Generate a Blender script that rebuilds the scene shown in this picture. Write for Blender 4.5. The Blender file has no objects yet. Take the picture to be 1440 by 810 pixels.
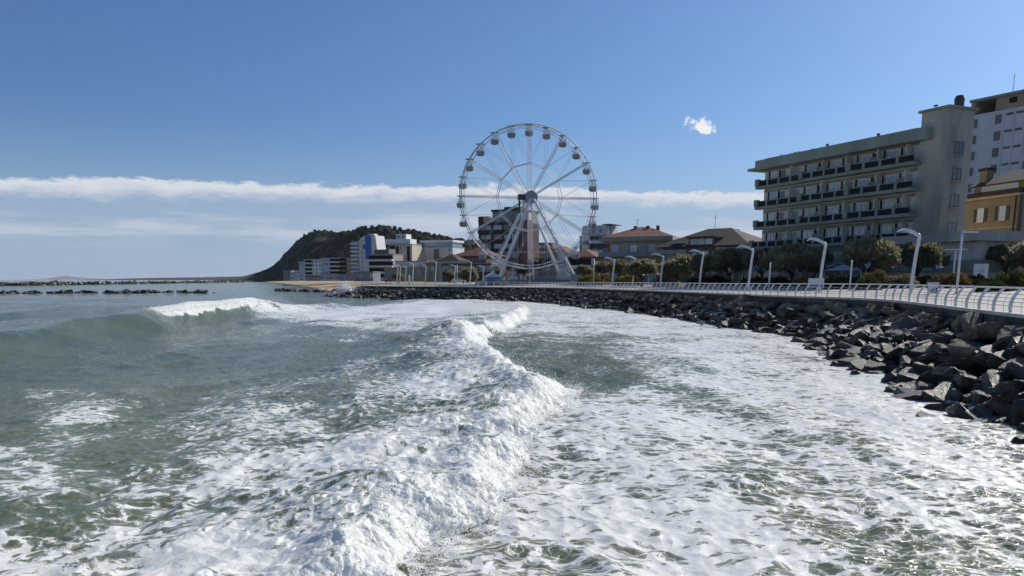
import bpy, math, random
import numpy as np
from mathutils import Vector, Matrix
R = math.radians
random.seed(7)
SC = bpy.context.scene
COL = SC.collection

# ---------------------------------------------------------------- camera
FPX, CX, HY, PIT, EYE = 1080.0, 720.0, 393.0, R(9.36), 4.4
CY = HY + FPX * math.tan(PIT)
cp, sp = math.cos(PIT), math.sin(PIT)
cd = bpy.data.cameras.new('camera')
cam = bpy.data.objects.new('camera', cd)
COL.objects.link(cam)
cam.location = (0, 0, EYE)
cam.rotation_euler = (math.pi / 2 - PIT, 0, 0)
cd.sensor_width = 36.0
cd.sensor_fit = 'HORIZONTAL'
cd.lens = 36.0 * FPX / 1440.0
cd.shift_y = (CY - 405.0) / 1440.0
cd.clip_start = 0.1
cd.clip_end = 120000.0
SC.camera = cam

# ---------------------------------------------------------------- sky and sun
SUN_AZ, SUN_EL = R(52), R(36)      # to the right of the view, high behind the town
world = bpy.data.worlds.new('World')
SC.world = world
world.use_nodes = True


class NT:
    """small node-tree writer"""
    def __init__(s, nt):
        s.nt = nt
        nt.nodes.clear()

    def n(s, typ, ins=None, **kw):
        nd = s.nt.nodes.new(typ)
        for k, v in kw.items():
            setattr(nd, k, v)
        for k, v in (ins or {}).items():
            s.put(nd.inputs[k], v)
        return nd

    def put(s, sock, v):
        if isinstance(v, bpy.types.NodeSocket):
            s.nt.links.new(v, sock)
        elif isinstance(v, bpy.types.Node):
            s.nt.links.new(v.outputs[0], sock)
        else:
            sock.default_value = v

    def m(s, op, a, b=None, c=None, clamp=False):
        nd = s.nt.nodes.new('ShaderNodeMath')
        nd.operation = op
        nd.use_clamp = clamp
        for i, v in enumerate((a, b, c)):
            if v is not None:
                s.put(nd.inputs[i], v)
        return nd.outputs[0]

    def vm(s, op, a, b=None, sc=None):
        nd = s.nt.nodes.new('ShaderNodeVectorMath')
        nd.operation = op
        s.put(nd.inputs[0], a)
        if b is not None:
            s.put(nd.inputs[1], b)
        if sc is not None:
            s.put(nd.inputs['Scale'], sc)
        return nd.outputs[0]

    def ss(s, x, a, b):
        nd = s.nt.nodes.new('ShaderNodeMapRange')
        nd.interpolation_type = 'SMOOTHSTEP'
        s.put(nd.inputs[0], x)
        s.put(nd.inputs[1], a)
        s.put(nd.inputs[2], b)
        return nd.outputs[0]

    def lin(s, x, a, b, c=0.0, d=1.0):
        nd = s.nt.nodes.new('ShaderNodeMapRange')
        for i, v in enumerate((x, a, b, c, d)):
            s.put(nd.inputs[i], v)
        return nd.outputs[0]

    def mix(s, fac, a, b):
        nd = s.nt.nodes.new('ShaderNodeMix')
        nd.data_type = 'RGBA'
        s.put(nd.inputs[0], fac)
        for i, v in ((6, a), (7, b)):
            if isinstance(v, (tuple, list)) and len(v) == 3:
                v = (*v, 1.0)
            s.put(nd.inputs[i], v)
        return nd.outputs[2]

    def noise(s, vec, scale, detail=4.0, rough=0.55, dist=0.0, dims='3D'):
        nd = s.n('ShaderNodeTexNoise', {'Scale': scale, 'Detail': detail, 'Roughness': rough, 'Distortion': dist}, noise_dimensions=dims)
        if vec is not None:
            s.put(nd.inputs['Vector'], vec)
        return nd.outputs[0]


def build_world():
    t = NT(world.node_tree)
    sky = t.n('ShaderNodeTexSky', sky_type='NISHITA')
    sky.sun_disc = False
    sky.sun_elevation = SUN_EL
    sky.sun_rotation = SUN_AZ
    sky.altitude = 0.0
    sky.air_density = 1.0
    sky.dust_density = 1.1
    sky.ozone_density = 2.2
    g = t.n('ShaderNodeTexCoord').outputs['Generated']
    d = t.vm('NORMALIZE', g)
    sx = t.n('ShaderNodeSeparateXYZ', {0: d})
    az = t.m('ARCTAN2', sx.outputs[0], sx.outputs[1])
    el = t.m('ARCSINE', sx.outputs[2])
    # long stratus bank low over the sea: crisp lumpy top, thin veil below
    v = t.n('ShaderNodeCombineXYZ', {0: t.m('MULTIPLY', az, 1.0), 1: t.m('MULTIPLY', el, 3.0), 2: 0.0}).outputs[0]
    n1 = t.noise(v, 5.0, 3.0, 0.5)
    n2 = t.noise(v, 26.0, 5.0, 0.62)
    n3 = t.noise(t.n('ShaderNodeCombineXYZ', {0: t.m('MULTIPLY', az, 2.2), 1: t.m('MULTIPLY', el, 22.0), 2: 3.0}).outputs[0], 2.0, 4.0, 0.55)
    top = t.m('ADD', t.m('SUBTRACT', t.m('MULTIPLY', t.m('COSINE', az), 0.1165), t.m('MULTIPLY', t.m('SINE', az), 0.016)), t.m('ADD', t.m('MULTIPLY', t.m('SUBTRACT', n1, 0.5), 0.014), t.m('MULTIPLY', t.m('SUBTRACT', n2, 0.5), 0.028)))
    dep = t.m('SUBTRACT', top, el)
    body = t.ss(dep, 0.0, 0.006)
    rim = t.m('MULTIPLY', body, t.m('SUBTRACT', 1.0, t.ss(dep, 0.005, 0.026)))
    veil = t.m('MULTIPLY', body, t.lin(dep, 0.0, 0.10, 0.62, 0.22))
    veil = t.m('MULTIPLY', veil, t.lin(n3, 0.35, 0.65, 0.72, 1.12))
    streak = t.m('MULTIPLY', t.ss(n3, 0.44, 0.64), t.m('MULTIPLY', t.ss(el, 0.030, 0.055), t.m('SUBTRACT', 1.0, t.ss(el, 0.070, 0.092))))
    # one small puff of cumulus, high to the right
    c = (0.2368, 0.9499, 0.2040)
    cen = Vector(PUFF)
    rt = Vector((cen.y, -cen.x, 0)).normalized()
    up = rt.cross(cen).normalized()
    px = t.n('ShaderNodeVectorMath', {0: d, 1: tuple(rt)}, operation='DOT_PRODUCT').outputs['Value']
    py = t.n('ShaderNodeVectorMath', {0: d, 1: tuple(up)}, operation='DOT_PRODUCT').outputs['Value']
    fw = t.n('ShaderNodeVectorMath', {0: d, 1: tuple(cen)}, operation='DOT_PRODUCT').outputs['Value']
    qx = t.m('ADD', t.m('MULTIPLY', px, 50.0), t.m('MULTIPLY', py, -26.0))
    qy = t.m('ADD', t.m('MULTIPLY', py, 88.0), t.m('MULTIPLY', px, 34.0))
    rr = t.m('SQRT', t.m('ADD', t.m('MULTIPLY', qx, qx), t.m('MULTIPLY', qy, qy)))
    pn = t.noise(d, 75.0, 6.0, 0.62)
    pd = t.m('SUBTRACT', t.m('ADD', 1.0, t.m('MULTIPLY', t.m('SUBTRACT', pn, 0.5), 3.0)), rr)
    puff = t.m('MULTIPLY', t.ss(pd, 0.0, 0.55), t.m('GREATER_THAN', fw, 0.5))
    s = t.mix(1.0, sky.outputs[0], SKY_TINT)
    world.node_tree.nodes[-1].blend_type = 'MULTIPLY'
    k = CLOUD
    s = t.mix(t.m('MULTIPLY', t.m('SUBTRACT', 1.0, t.ss(el, -0.01, 0.20)), 0.82), s, (4.0 * k, 5.4 * k, 7.4 * k))
    s = t.mix(veil, s, (4.1 * k, 4.95 * k, 6.5 * k))
    s = t.mix(t.m('MULTIPLY', streak, 0.7), s, (6.6 * k, 7.1 * k, 8.0 * k))
    s = t.mix(t.m('MULTIPLY', rim, 0.85), s, (8.2 * k, 8.4 * k, 8.9 * k))
    s = t.mix(puff, s, (9.6 * k, 9.6 * k, 9.8 * k))
    bg = t.n('ShaderNodeBackground', {'Color': s, 'Strength': 0.105})
    t.n('ShaderNodeOutputWorld', {'Surface': bg})


def ray(px, py):
    u, v = (px - CX) / FPX, (CY - py) / FPX
    return (u, cp + v * sp, -sp + v * cp)


def at(px, py, Y):
    r = ray(px, py)
    t = Y / r[1]
    return Vector((r[0] * t, Y, EYE + r[2] * t))


def xat(px, Y, z=4.4):
    """world x of a column px for a point at distance Y and height z"""
    dd = Y * cp - (z - EYE) * sp
    return (px - CX) / FPX * dd


SKY_TINT = (0.44, 0.635, 0.91)
CLOUD = 0.88
PUFF = Vector(ray(986, 178)).normalized()
build_world()

sd = bpy.data.lights.new('sun', 'SUN')
sun = bpy.data.objects.new('sun', sd)
COL.objects.link(sun)
sd.energy = 4.9
sd.angle = R(0.53)
sd.color = (1.0, 0.95, 0.87)
sdir = Vector((math.sin(SUN_AZ) * math.cos(SUN_EL), math.cos(SUN_AZ) * math.cos(SUN_EL), math.sin(SUN_EL)))
sun.rotation_euler = sdir.to_track_quat('Z', 'Y').to_euler()
sun.location = sdir * 300

SC.render.engine = 'CYCLES'
SC.view_settings.view_transform = 'Standard'
SC.view_settings.look = 'None'
SC.view_settings.exposure = 0.0
SC.view_settings.gamma = 1.0
SC.cycles.use_denoising = True
SC.cycles.denoising_prefilter = 'NONE'
SC.cycles.max_bounces = 6
SC.cycles.transparent_max_bounces = 8
SC.cycles.caustics_reflective = False
SC.cycles.caustics_refractive = False


# ---------------------------------------------------------------- helpers
def tag(o, label=None, cat=None, group=None, kind=None):
    if label:
        o['label'] = label
    if cat:
        o['category'] = cat
    if group:
        o['group'] = group
    if kind:
        o['kind'] = kind
    return o


def thing(name, label, cat, loc=(0, 0, 0), rz=0.0, group=None):
    o = bpy.data.objects.new(name, None)
    o.empty_display_size = 0.3
    COL.objects.link(o)
    o.location = loc
    o.rotation_euler = (0, 0, rz)
    return tag(o, label, cat, group)


def link(name, me, parent=None, loc=None, rz=None):
    o = bpy.data.objects.new(name, me)
    COL.objects.link(o)
    if parent is not None:
        o.parent = parent
    if loc is not None:
        o.location = loc
    if rz is not None:
        o.rotation_euler = (0, 0, rz)
    return o


def copy_tree(o, parent=None):
    c = o.copy()
    COL.objects.link(c)
    c.parent = parent
    for ch in list(o.children):
        copy_tree(ch, c)
    return c


class MB:
    def __init__(s):
        s.v, s.f = [], []

    def add(s, v, f):
        k = len(s.v)
        s.v += [tuple(p) for p in v]
        s.f += [tuple(i + k for i in q) for q in f]
        return s

    def box(s, x0, x1, y0, y1, z0, z1):
        return s.add([(x0, y0, z0), (x1, y0, z0), (x1, y1, z0), (x0, y1, z0), (x0, y0, z1), (x1, y0, z1), (x1, y1, z1), (x0, y1, z1)],
                     [(3, 2, 1, 0), (4, 5, 6, 7), (0, 1, 5, 4), (1, 2, 6, 5), (2, 3, 7, 6), (3, 0, 4, 7)])

    def prism(s, poly, z0, z1, top=None):
        n = len(poly)
        top = top or poly
        v = [(p[0], p[1], z0) for p in poly] + [(p[0], p[1], z1) for p in top]
        f = [tuple(range(n - 1, -1, -1)), tuple(range(n, 2 * n))]
        f += [(i, (i + 1) % n, n + (i + 1) % n, n + i) for i in range(n)]
        return s.add(v, f)

    def extrude_y(s, poly, y0, y1):
        """poly in x,z pushed along y"""
        n = len(poly)
        v = [(p[0], y0, p[1]) for p in poly] + [(p[0], y1, p[1]) for p in poly]
        f = [tuple(range(n)), tuple(range(2 * n - 1, n - 1, -1))]
        f += [((i + 1) % n, i, n + i, n + (i + 1) % n) for i in range(n)]
        return s.add(v, f)

    def tube(s, pts, r, n=6, closed=False, flat=1.0):
        pts = [Vector(p) for p in pts]
        rs = r if isinstance(r, (list, tuple)) else [r] * len(pts)
        m = len(pts)
        v = []
        for i, p in enumerate(pts):
            if closed:
                d = pts[(i + 1) % m] - pts[i - 1]
            else:
                d = pts[min(i + 1, m - 1)] - pts[max(i - 1, 0)]
            d.normalize()
            up = Vector((0, 0, 1)) if abs(d.z) < 0.95 else Vector((1, 0, 0))
            a = d.cross(up).normalized()
            b = a.cross(d)
            for k in range(n):
                t = 2 * math.pi * (k + .5) / n
                v.append(p + (a * math.cos(t) + b * math.sin(t) * flat) * rs[i])
        f = []
        for i in range(m if closed else m - 1):
            j = (i + 1) % m
            for k in range(n):
                f.append((i * n + k, i * n + (k + 1) % n, j * n + (k + 1) % n, j * n + k))
        if not closed:
            f.append(tuple(range(n - 1, -1, -1)))
            f.append(tuple((m - 1) * n + k for k in range(n)))
        return s.add(v, f)

    def lathe(s, prof, n=12, c=(0, 0, 0)):
        v = []
        for r_, z in prof:
            for k in range(n):
                t = 2 * math.pi * k / n
                v.append((c[0] + r_ * math.cos(t), c[1] + r_ * math.sin(t), c[2] + z))
        f = []
        for i in range(len(prof) - 1):
            for k in range(n):
                f.append((i * n + k, i * n + (k + 1) % n, (i + 1) * n + (k + 1) % n, (i + 1) * n + k))
        f.append(tuple(range(n - 1, -1, -1)))
        f.append(tuple((len(prof) - 1) * n + k for k in range(n)))
        return s.add(v, f)

    def mesh(s, name, mat, smooth=False):
        me = bpy.data.meshes.new(name)
        me.from_pydata(s.v, [], s.f)
        if mat is not None:
            me.materials.append(mat)
        if smooth:
            me.polygons.foreach_set('use_smooth', [True] * len(me.polygons))
        me.update()
        return me

    def build(s, name, mat, parent=None, loc=None, smooth=False, rz=None):
        return link(name, s.mesh(name, mat, smooth), parent, loc, rz)


def np_mesh(name, V, Q, mat, smooth=True, attrs=None):
    """fast mesh from numpy arrays; Q is (n,3) or (n,4)"""
    V = np.asarray(V, np.float32)
    Q = np.asarray(Q, np.int32)
    k = Q.shape[1]
    me = bpy.data.meshes.new(name)
    me.vertices.add(len(V))
    me.vertices.foreach_set('co', V.ravel())
    me.loops.add(Q.size)
    me.loops.foreach_set('vertex_index', Q.ravel())
    me.polygons.add(len(Q))
    me.polygons.foreach_set('loop_start', np.arange(0, Q.size, k, dtype=np.int32))
    me.polygons.foreach_set('use_smooth', np.full(len(Q), smooth, dtype=bool))
    for an, a in (attrs or {}).items():
        at_ = me.attributes.new(an, 'FLOAT', 'POINT')
        at_.data.foreach_set('value', np.asarray(a, np.float32).ravel())
    if mat is not None:
        me.materials.append(mat)
    me.update(calc_edges=True)
    me.validate()
    return me


# ---- numpy noise
def _h(i, j, s):
    i = i.astype(np.int64); j = j.astype(np.int64)
    h = (i * 374761393 + j * 668265263 + s * 974634541) & 0xFFFFFFFF
    h = ((h ^ (h >> 13)) * 1274126177) & 0xFFFFFFFF
    h = ((h ^ (h >> 16)) * 2246822519) & 0xFFFFFFFF
    return ((h ^ (h >> 15)) & 0xFFFFFF).astype(np.float64) / 16777216.0


def pnoise(x, y, s=0):
    xi, yi = np.floor(x), np.floor(y)
    fx, fy = x - xi, y - yi
    u, v = fx * fx * fx * (fx * (fx * 6 - 15) + 10), fy * fy * fy * (fy * (fy * 6 - 15) + 10)
    def g(a, b):
        t = _h(xi + a, yi + b, s) * 6.2831853
        return np.cos(t) * (fx - a) + np.sin(t) * (fy - b)
    n0 = g(0, 0) + u * (g(1, 0) - g(0, 0))
    n1 = g(0, 1) + u * (g(1, 1) - g(0, 1))
    return (n0 + v * (n1 - n0)) * 1.5


def fbm(x, y, s=0, o=4, g=0.5):
    a, r_, t = 1.0, 0.0, 0.0
    for k in range(o):
        r_ = r_ + a * pnoise(x * 2 ** k, y * 2 ** k, s + k)
        t += a
        a *= g
    return r_ / t


def worley(x, y, s=0):
    xi, yi = np.floor(x), np.floor(y)
    d = np.full(x.shape, 9.0)
    for a in (-1, 0, 1):
        for b in (-1, 0, 1):
            px = xi + a + _h(xi + a, yi + b, s)
            py = yi + b + _h(xi + a, yi + b, s + 57)
            d = np.minimum(d, (px - x) ** 2 + (py - y) ** 2)
    return np.sqrt(d)


def sstep(x, a, b):
    t = np.clip((x - a) / (b - a), 0, 1)
    return t * t * (3 - 2 * t)


# ---------------------------------------------------------------- materials
def mat(name, col, rough=0.7, var=0.18, scale=1.5, bump=0.0, bscale=20.0, metal=0.0, spec=0.5, col2=None, stretch=None, objvar=0.0):
    m = bpy.data.materials.new(name)
    m.use_nodes = True
    t = NT(m.node_tree)
    pos = t.n('ShaderNodeTexCoord').outputs['Object']
    if stretch:
        pos = t.vm('MULTIPLY', pos, stretch)
    n = t.noise(pos, scale, 5.0, 0.6)
    f = t.lin(n, 0.3, 0.7)
    c2 = col2 or tuple(c * (1 - var * 1.6) for c in col)
    c1 = tuple(min(1, c * (1 + var * .5)) for c in col)
    c = t.mix(f, c2, c1)
    if objvar:
        ri = t.n('ShaderNodeObjectInfo').outputs['Random']
        hs = t.n('ShaderNodeHueSaturation', {'Color': c, 'Value': t.lin(ri, 0, 1, 1 - objvar, 1 + objvar)})
        c = hs.outputs[0]
    b = t.n('ShaderNodeBsdfPrincipled', {'Base Color': c, 'Roughness': rough, 'Metallic': metal, 'Specular IOR Level': spec})
    if bump:
        bn = t.noise(pos, bscale, 4.0, 0.6)
        bp = t.n('ShaderNodeBump', {'Strength': bump, 'Height': bn, 'Distance': 0.05})
        t.put(b.inputs['Normal'], bp)
    t.n('ShaderNodeOutputMaterial', {'Surface': b})
    return m


def mat_glass(name, col=(0.03, 0.04, 0.05), rough=0.06):
    m = bpy.data.materials.new(name)
    m.use_nodes = True
    t = NT(m.node_tree)
    pos = t.n('ShaderNodeTexCoord').outputs['Object']
    ri = t.n('ShaderNodeObjectInfo').outputs['Random']
    n = t.noise(pos, 0.6, 2.0)
    c = t.mix(t.m('MULTIPLY', t.m('POWER', ri, 2.0), 0.8), (*col, 1), tuple(min(.6, k * 4 + .08) for k in col))
    b = t.n('ShaderNodeBsdfPrincipled', {'Base Color': c, 'Roughness': rough, 'Specular IOR Level': 0.9})
    bp = t.n('ShaderNodeBump', {'Strength': 0.08, 'Height': n, 'Distance': 0.1})
    t.put(b.inputs['Normal'], bp)
    t.n('ShaderNodeOutputMaterial', {'Surface': b})
    return m


def mat_leaf(name, c1, c2, trans=0.35, scale=0.6):
    m = bpy.data.materials.new(name)
    m.use_nodes = True
    t = NT(m.node_tree)
    pos = t.n('ShaderNodeTexCoord').outputs['Object']
    n = t.lin(t.noise(pos, scale, 3.0, 0.65), 0.3, 0.7)
    ri = t.n('ShaderNodeObjectInfo').outputs['Random']
    c = t.mix(n, c1, c2)
    c = t.n('ShaderNodeHueSaturation', {'Color': c, 'Value': t.lin(ri, 0, 1, 0.8, 1.2)}).outputs[0]
    d = t.n('ShaderNodeBsdfDiffuse', {'Color': c})
    tr = t.n('ShaderNodeBsdfTranslucent', {'Color': c})
    mx = t.n('ShaderNodeMixShader', {0: trans, 1: d.outputs[0], 2: tr.outputs[0]})
    t.n('ShaderNodeOutputMaterial', {'Surface': mx})
    return m

# ================================================================ the sea
def poly_x(pts, y):
    p = np.array(pts, float)
    return np.interp(y, p[:, 1], p[:, 0])


# foot of the big breaking wave's front (x, y), running away from the viewer
TOE = [(-2.6, 5), (-1.9, 9), (-1.6, 11), (-1.0, 12.6), (-0.2, 14.2), (0.15, 16), (0.35, 19), (0.7, 22), (1.5, 25.5), (2.3, 28), (2.5, 29.3), (1.9, 31.2),
       (0.9, 34), (0.0, 38), (-0.6, 42), (-1.3, 48), (-1.9, 55), (-1.6, 62), (-0.4, 68), (0.8, 76), (1.6, 86), (2.4, 100), (3.0, 118), (2.0, 150)]
AMP = [(0.4, 3), (0.55, 9), (0.62, 16), (0.62, 22), (0.85, 29), (0.8, 34), (0.85, 42), (1.25, 52), (1.2, 58), (0.75, 64), (0.7, 68), (1.15, 76), (1.2, 90), (0.9, 105), (0.4, 122), (0.0, 145)]
CRL = [(-27, 25), (-29.3, 36), (-30.6, 45), (-32, 56), (-33.6, 68), (-34.4, 78), (-34.6, 92), (-34.4, 105), (-33, 120), (-30, 150)]
AML = [(0.0, 22), (0.6, 34), (1.2, 45), (1.55, 58), (1.75, 70), (2.0, 80), (2.1, 95), (1.75, 104), (0.9, 112), (0.8, 122), (0.3, 140), (0.0, 160)]
WHL = [(0, 66), (0.2, 70), (0.85, 76), (1, 83), (1, 98), (0.5, 103), (0.05, 108), (0.25, 116), (0.2, 122), (0, 128)]
FOAM_PTS = """0 400 .02,300 400 .05,0 430 .02,200 430 .03,360 405 .2,330 395 .35,250 395 .12,420 415 .2,480 425 .35,100 470 0,250 485 .04,310 466 .12,345 452 .2,395 446 .72,450 440 .82,560 435 .85,
650 430 .85,700 425 .8,500 458 .7,600 460 .64,400 462 .35,300 492 .04,480 470 .35,0 520 0,150 520 .04,300 520 .06,420 503 .12,500 492 .15,540 480 .2,600 500 .5,520 520 .54,600 540 .66,0 560 .08,60 563 .52,
200 570 .36,350 560 .5,450 560 .54,540 560 .6,0 610 .26,120 605 .6,250 600 .5,380 610 .56,480 620 .66,560 620 .75,0 660 .64,60 690 .68,150 660 .42,250 660 .5,350 670 .6,
450 680 .64,0 740 .46,100 720 .46,200 730 .56,300 740 .64,400 740 .7,0 800 .66,150 790 .6,300 800 .78,760 430 .78,850 440 .78,950 450 .78,1050 465 .78,780 460 .72,770 478 .5,780 500 .26,
820 520 .2,850 537 .26,740 495 .3,900 500 .62,1000 490 .74,1100 490 .78,1150 520 .78,900 560 .7,950 540 .64,1050 540 .74,1150 560 .78,1200 550 .82,1250 590 .74,
800 600 .74,770 640 .6,760 665 .42,850 620 .72,950 620 .74,1050 620 .74,1200 640 .7,1350 620 .66,1440 640 .62,780 700 .7,900 700 .7,1000 700 .74,1100 690 .56,
1200 700 .58,1300 720 .66,1440 720 .52,750 790 .76,900 790 .72,1000 780 .74,1100 770 .62,1200 780 .56,1300 780 .52,1440 800 .48"""


def sea_fields(X, Y, dr):
    """height, sideways push, foam density and churn at water points"""
    def oct_(lam):
        return np.clip(lam / (2.2 * dr) - 0.35, 0, 1)
    # gentle swell and chop, crests lying along the view, running in to the right
    wx = X + 2.2 * fbm(X / 22, Y / 40, 3, 2)
    h = np.zeros_like(X)
    far = np.exp(-np.maximum(0, Y - 60) / 400.0)
    left = sstep(-X, 4, 14)
    right = sstep(X, 1, 4)
    h += (0.16 + .16 * left) * pnoise(wx / 7.5, Y / 26, 11) * oct_(12)
    h += (0.14 + .07 * left) * pnoise(wx / 3.6, Y / 9, 12) * oct_(6)
    h += (0.085 - .03 * left - .035 * right) * (1 - 2 * np.abs(pnoise(wx / 1.9 + .2 * Y / 3, Y / 3.6, 13))) * oct_(3)
    h += (0.05 - .028 * left - .026 * right) * (1 - 2 * np.abs(pnoise(wx / .95, Y / 1.5, 14))) * oct_(1.5)
    h += (0.028 - .016 * left - .016 * right) * (1 - 2 * np.abs(pnoise(wx / .45, Y / .6, 15))) * oct_(.7)
    h += 0.012 * pnoise(wx / .2, Y / .25, 16) * oct_(.3)
    # more rollers further left and far out
    sw = np.sin((X - 6 * fbm(X / 60, Y / 90, 21, 2) * 3) / 30 * 6.283 + 0.4)
    sw = np.exp(-((1 - sw) * 1.6)) * (0.55 + 0.8 * pnoise(X / 60, Y / 45, 22))
    h += np.where(X < -42, 1, 0) * sstep(-X, 42, 60) * np.maximum(sw, 0) * 1.0 * oct_(8)

    # ---- the main bore
    toe = poly_x(TOE, Y) + 0.55 * pnoise(Y / 2.3, X / 4, 31) * sstep(Y, 3, 12) + 0.30 * pnoise(Y / .9, X / 2.5, 32) + .08 * pnoise(Y / .35, X / .8, 37)
    A = poly_x(AMP, Y)
    d = toe - X
    front = np.clip(1.6 + 0.8 * pnoise(Y / 2.7, Y * 0 + 4, 33) + .4 * pnoise(Y / .9, X / 2, 36), 1.0, 3)
    back = 3.0 + 0.02 * Y
    prof = sstep(d, -0.05, front) * np.exp(-np.maximum(0, d - front) / back) * (1 - 0.1 * sstep(d, 0, .3))
    h += A * prof * (1 + 0.22 * pnoise(X / 1.6, Y / 3.2, 34))
    # green humps just behind the front
    for (hx, hy, sx_, sy_, a) in ((-4.6, 53.5, 1.9, 4.5, .55), (-4.2, 40.5, 2.6, 2.2, .35), (-2.6, 66, 1.6, 2.6, .35), (-7.5, 50, 3, 3, .3), (-3.6, 18.5, 1.1, 1.2, .16), (-4.5, 24, 1.6, 1.6, .2), (4.7, 15.6, 0.7, .5, .2), (5.6, 17, .9, .5, .14)):
        h += a * np.exp(-((X - hx) / sx_) ** 2 - ((Y - hy) / sy_) ** 2)
    bore_on = sstep(Y, 2, 6) * (1 - sstep(Y, 112, 135)) * (1 - .75 * np.exp(-((Y - 64.5) / 3.2) ** 2))
    rough = sstep(d, -0.10, 0.25) * np.exp(-(np.maximum(0, d - 1.9 - 0.01 * Y) / (2.0 + .015 * Y)) ** 1.3) * bore_on
    churn = sstep(d, -0.12, 0.10) * np.exp(-(np.maximum(0, d - 1.0 - 0.01 * Y) / (1.25 + .012 * Y)) ** 1.3) * bore_on
    churn *= np.clip(0.80 + 1.1 * fbm(X / 1.3, Y / 2.0, 35, 4), 0.0, 1) ** sstep(d, .3, 2.0)
    # smooth unbroken shoulder left of the crest at 53 m and 40 m
    for (hx, hy, sx_, sy_) in ((-5.6, 53, 2.4, 3.2), (-5.6, 40.5, 2.6, 1.6)):
        churn *= 1 - .95 * np.exp(-(((X - hx) / sx_) ** 2 + ((Y - hy) / sy_) ** 2) ** 2)
        rough *= 1 - .95 * np.exp(-(((X - hx) / sx_) ** 2 + ((Y - hy) / sy_) ** 2) ** 2)

    # ---- the second roller, out to the left
    cl = poly_x(CRL, Y) + 0.8 * pnoise(Y / 9, Y * 0, 41)
    AL = poly_x(AML, Y)
    dl = cl - X
    pl = np.where(dl < 0, np.exp(-(np.abs(dl) / 2.3) ** 1.8), np.exp(-(np.abs(dl) / 5.0) ** 1.5))
    h += AL * pl
    wl = poly_x(WHL, Y) * np.clip(1 + .7 * pnoise(Y / 3.5, X / 6, 42), 0, 1.1)
    c2 = wl * sstep(dl, -2.4 - .8 * pnoise(Y / 2, X * 0, 43), -1.2) * (1 - sstep(dl, 0.2, 1.4))
    # spill line further out
    churn = np.maximum(churn, c2)
    rough = np.maximum(rough, c2)

    # ---- cauliflower of the broken water
    X0, Y0 = X, Y
    X = X0 + .18 * pnoise(X0 / .5, Y0 / .5, 56); Y = Y0 + .18 * pnoise(X0 / .5, Y0 / .5, 57)
    b = 0.38 * (1 - worley(X / .95, Y / 1.2, 51) ** 2) * oct_(1.5)
    b += 0.36 * (1 - worley(X / .5, Y / .6, 52) ** 2) * oct_(.7)
    b += 0.26 * (1 - worley(X / .24, Y / .28, 53) ** 2) * oct_(.3)
    b += 0.10 * (1 - worley(X / .12, Y / .13, 54) ** 2) * oct_(.15)
    X, Y = X0, Y0
    big = 0.6 + 0.7 * fbm(X / 2.4, Y / 3, 55, 2)
    lump = rough * b * np.clip(big, .25, 1.3)
    h += 0.54 * lump * (0.75 + .35 * sstep(Y, 20, 60)) - .2 * rough
    push = 0.42 * lump

    # ---- foam cover
    d0 = np.maximum(Y * cp + EYE * sp, 0.5)
    ipx = CX + FPX * X / d0
    ipy = CY - FPX * (Y * sp - EYE * cp) / d0
    ipx = np.clip(ipx, -40, 1480)
    ly = np.log(np.clip(ipy, 394.5, 830) - 388.0)
    num = np.zeros_like(X); den = np.full_like(X, 1e-9)
    for q in FOAM_PTS.replace('\n', '').split(','):
        a_, b_, c_ = (float(k) for k in q.split())
        w = 1.0 / (((ipx - a_) / 120) ** 2 + ((ly - math.log(b_ - 388.0)) * 3.6) ** 2 + 0.015) ** 2.2
        num += w * c_; den += w
    foam = num / den
    foam += 0.30 * np.minimum(1, foam * 4) * fbm(X / 4.5, Y / 7.0, 61, 3) + 0.18 * np.minimum(1, foam * 5) * fbm(X / 1.6, Y / 2.6, 64, 2)
    # the spent foam trailing behind the bore
    trail = sstep(d, 0.0, .6) * np.exp(-np.maximum(0, d - 2.5) / 5.0) * bore_on * .75
    # wandering whitecaps far out
    wc = sstep(fbm(X / 40, Y / 60, 62, 3), .30, .45) * .5 * sstep(Y, 230, 400) * sstep(X / Y, -.62, -.36)
    foam = np.maximum(np.maximum(foam, wc), trail * .9)
    foam = np.clip(np.maximum(foam, churn * 1.15), 0, 1.15)
    fine = sstep(d, -.3, 2.5)
    return h, push, foam, churn, fine


def build_sea():
    py = np.concatenate([np.arange(394.0, 400, .25), np.arange(400, 425, .5), np.arange(425, 832, .72)])
    r = EYE / np.tan(np.arctan((py - CY) / FPX) + PIT)
    r = np.concatenate([[60000, 30000, 16000, 10000, 7000, 5600], r, np.geomspace(r[-1] * .985, 3.0, 26)])
    az = np.concatenate([np.linspace(-75, -38, 75, endpoint=False), np.linspace(-38, 38, 1060, endpoint=False), np.linspace(38, 70, 60)])
    az = np.radians(az)
    Rr, Az = np.meshgrid(r, az, indexing='ij')
    X, Y = Rr * np.sin(Az), Rr * np.cos(Az)
    dr = np.abs(np.gradient(r))[:, None] * np.ones_like(X)
    h, push, foam, churn, fine = sea_fields(X, Y, dr)
    h = h * np.clip((Rr - 2) / 4, 0, 1)
    V = np.stack([X + push, Y, h], -1).reshape(-1, 3)
    nr, na = X.shape
    i = np.arange(nr - 1)[:, None] * na + np.arange(na - 1)[None]
    Q = np.stack([i, i + na, i + na + 1, i + 1], -1).reshape(-1, 4)
    me = np_mesh('sea', V, Q, sea_material(), True, {'foam': foam, 'churn': churn, 'fine': fine})
    o = link('sea', me)
    tag(o, kind='structure')
    return X, Y, h, foam, churn


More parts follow.
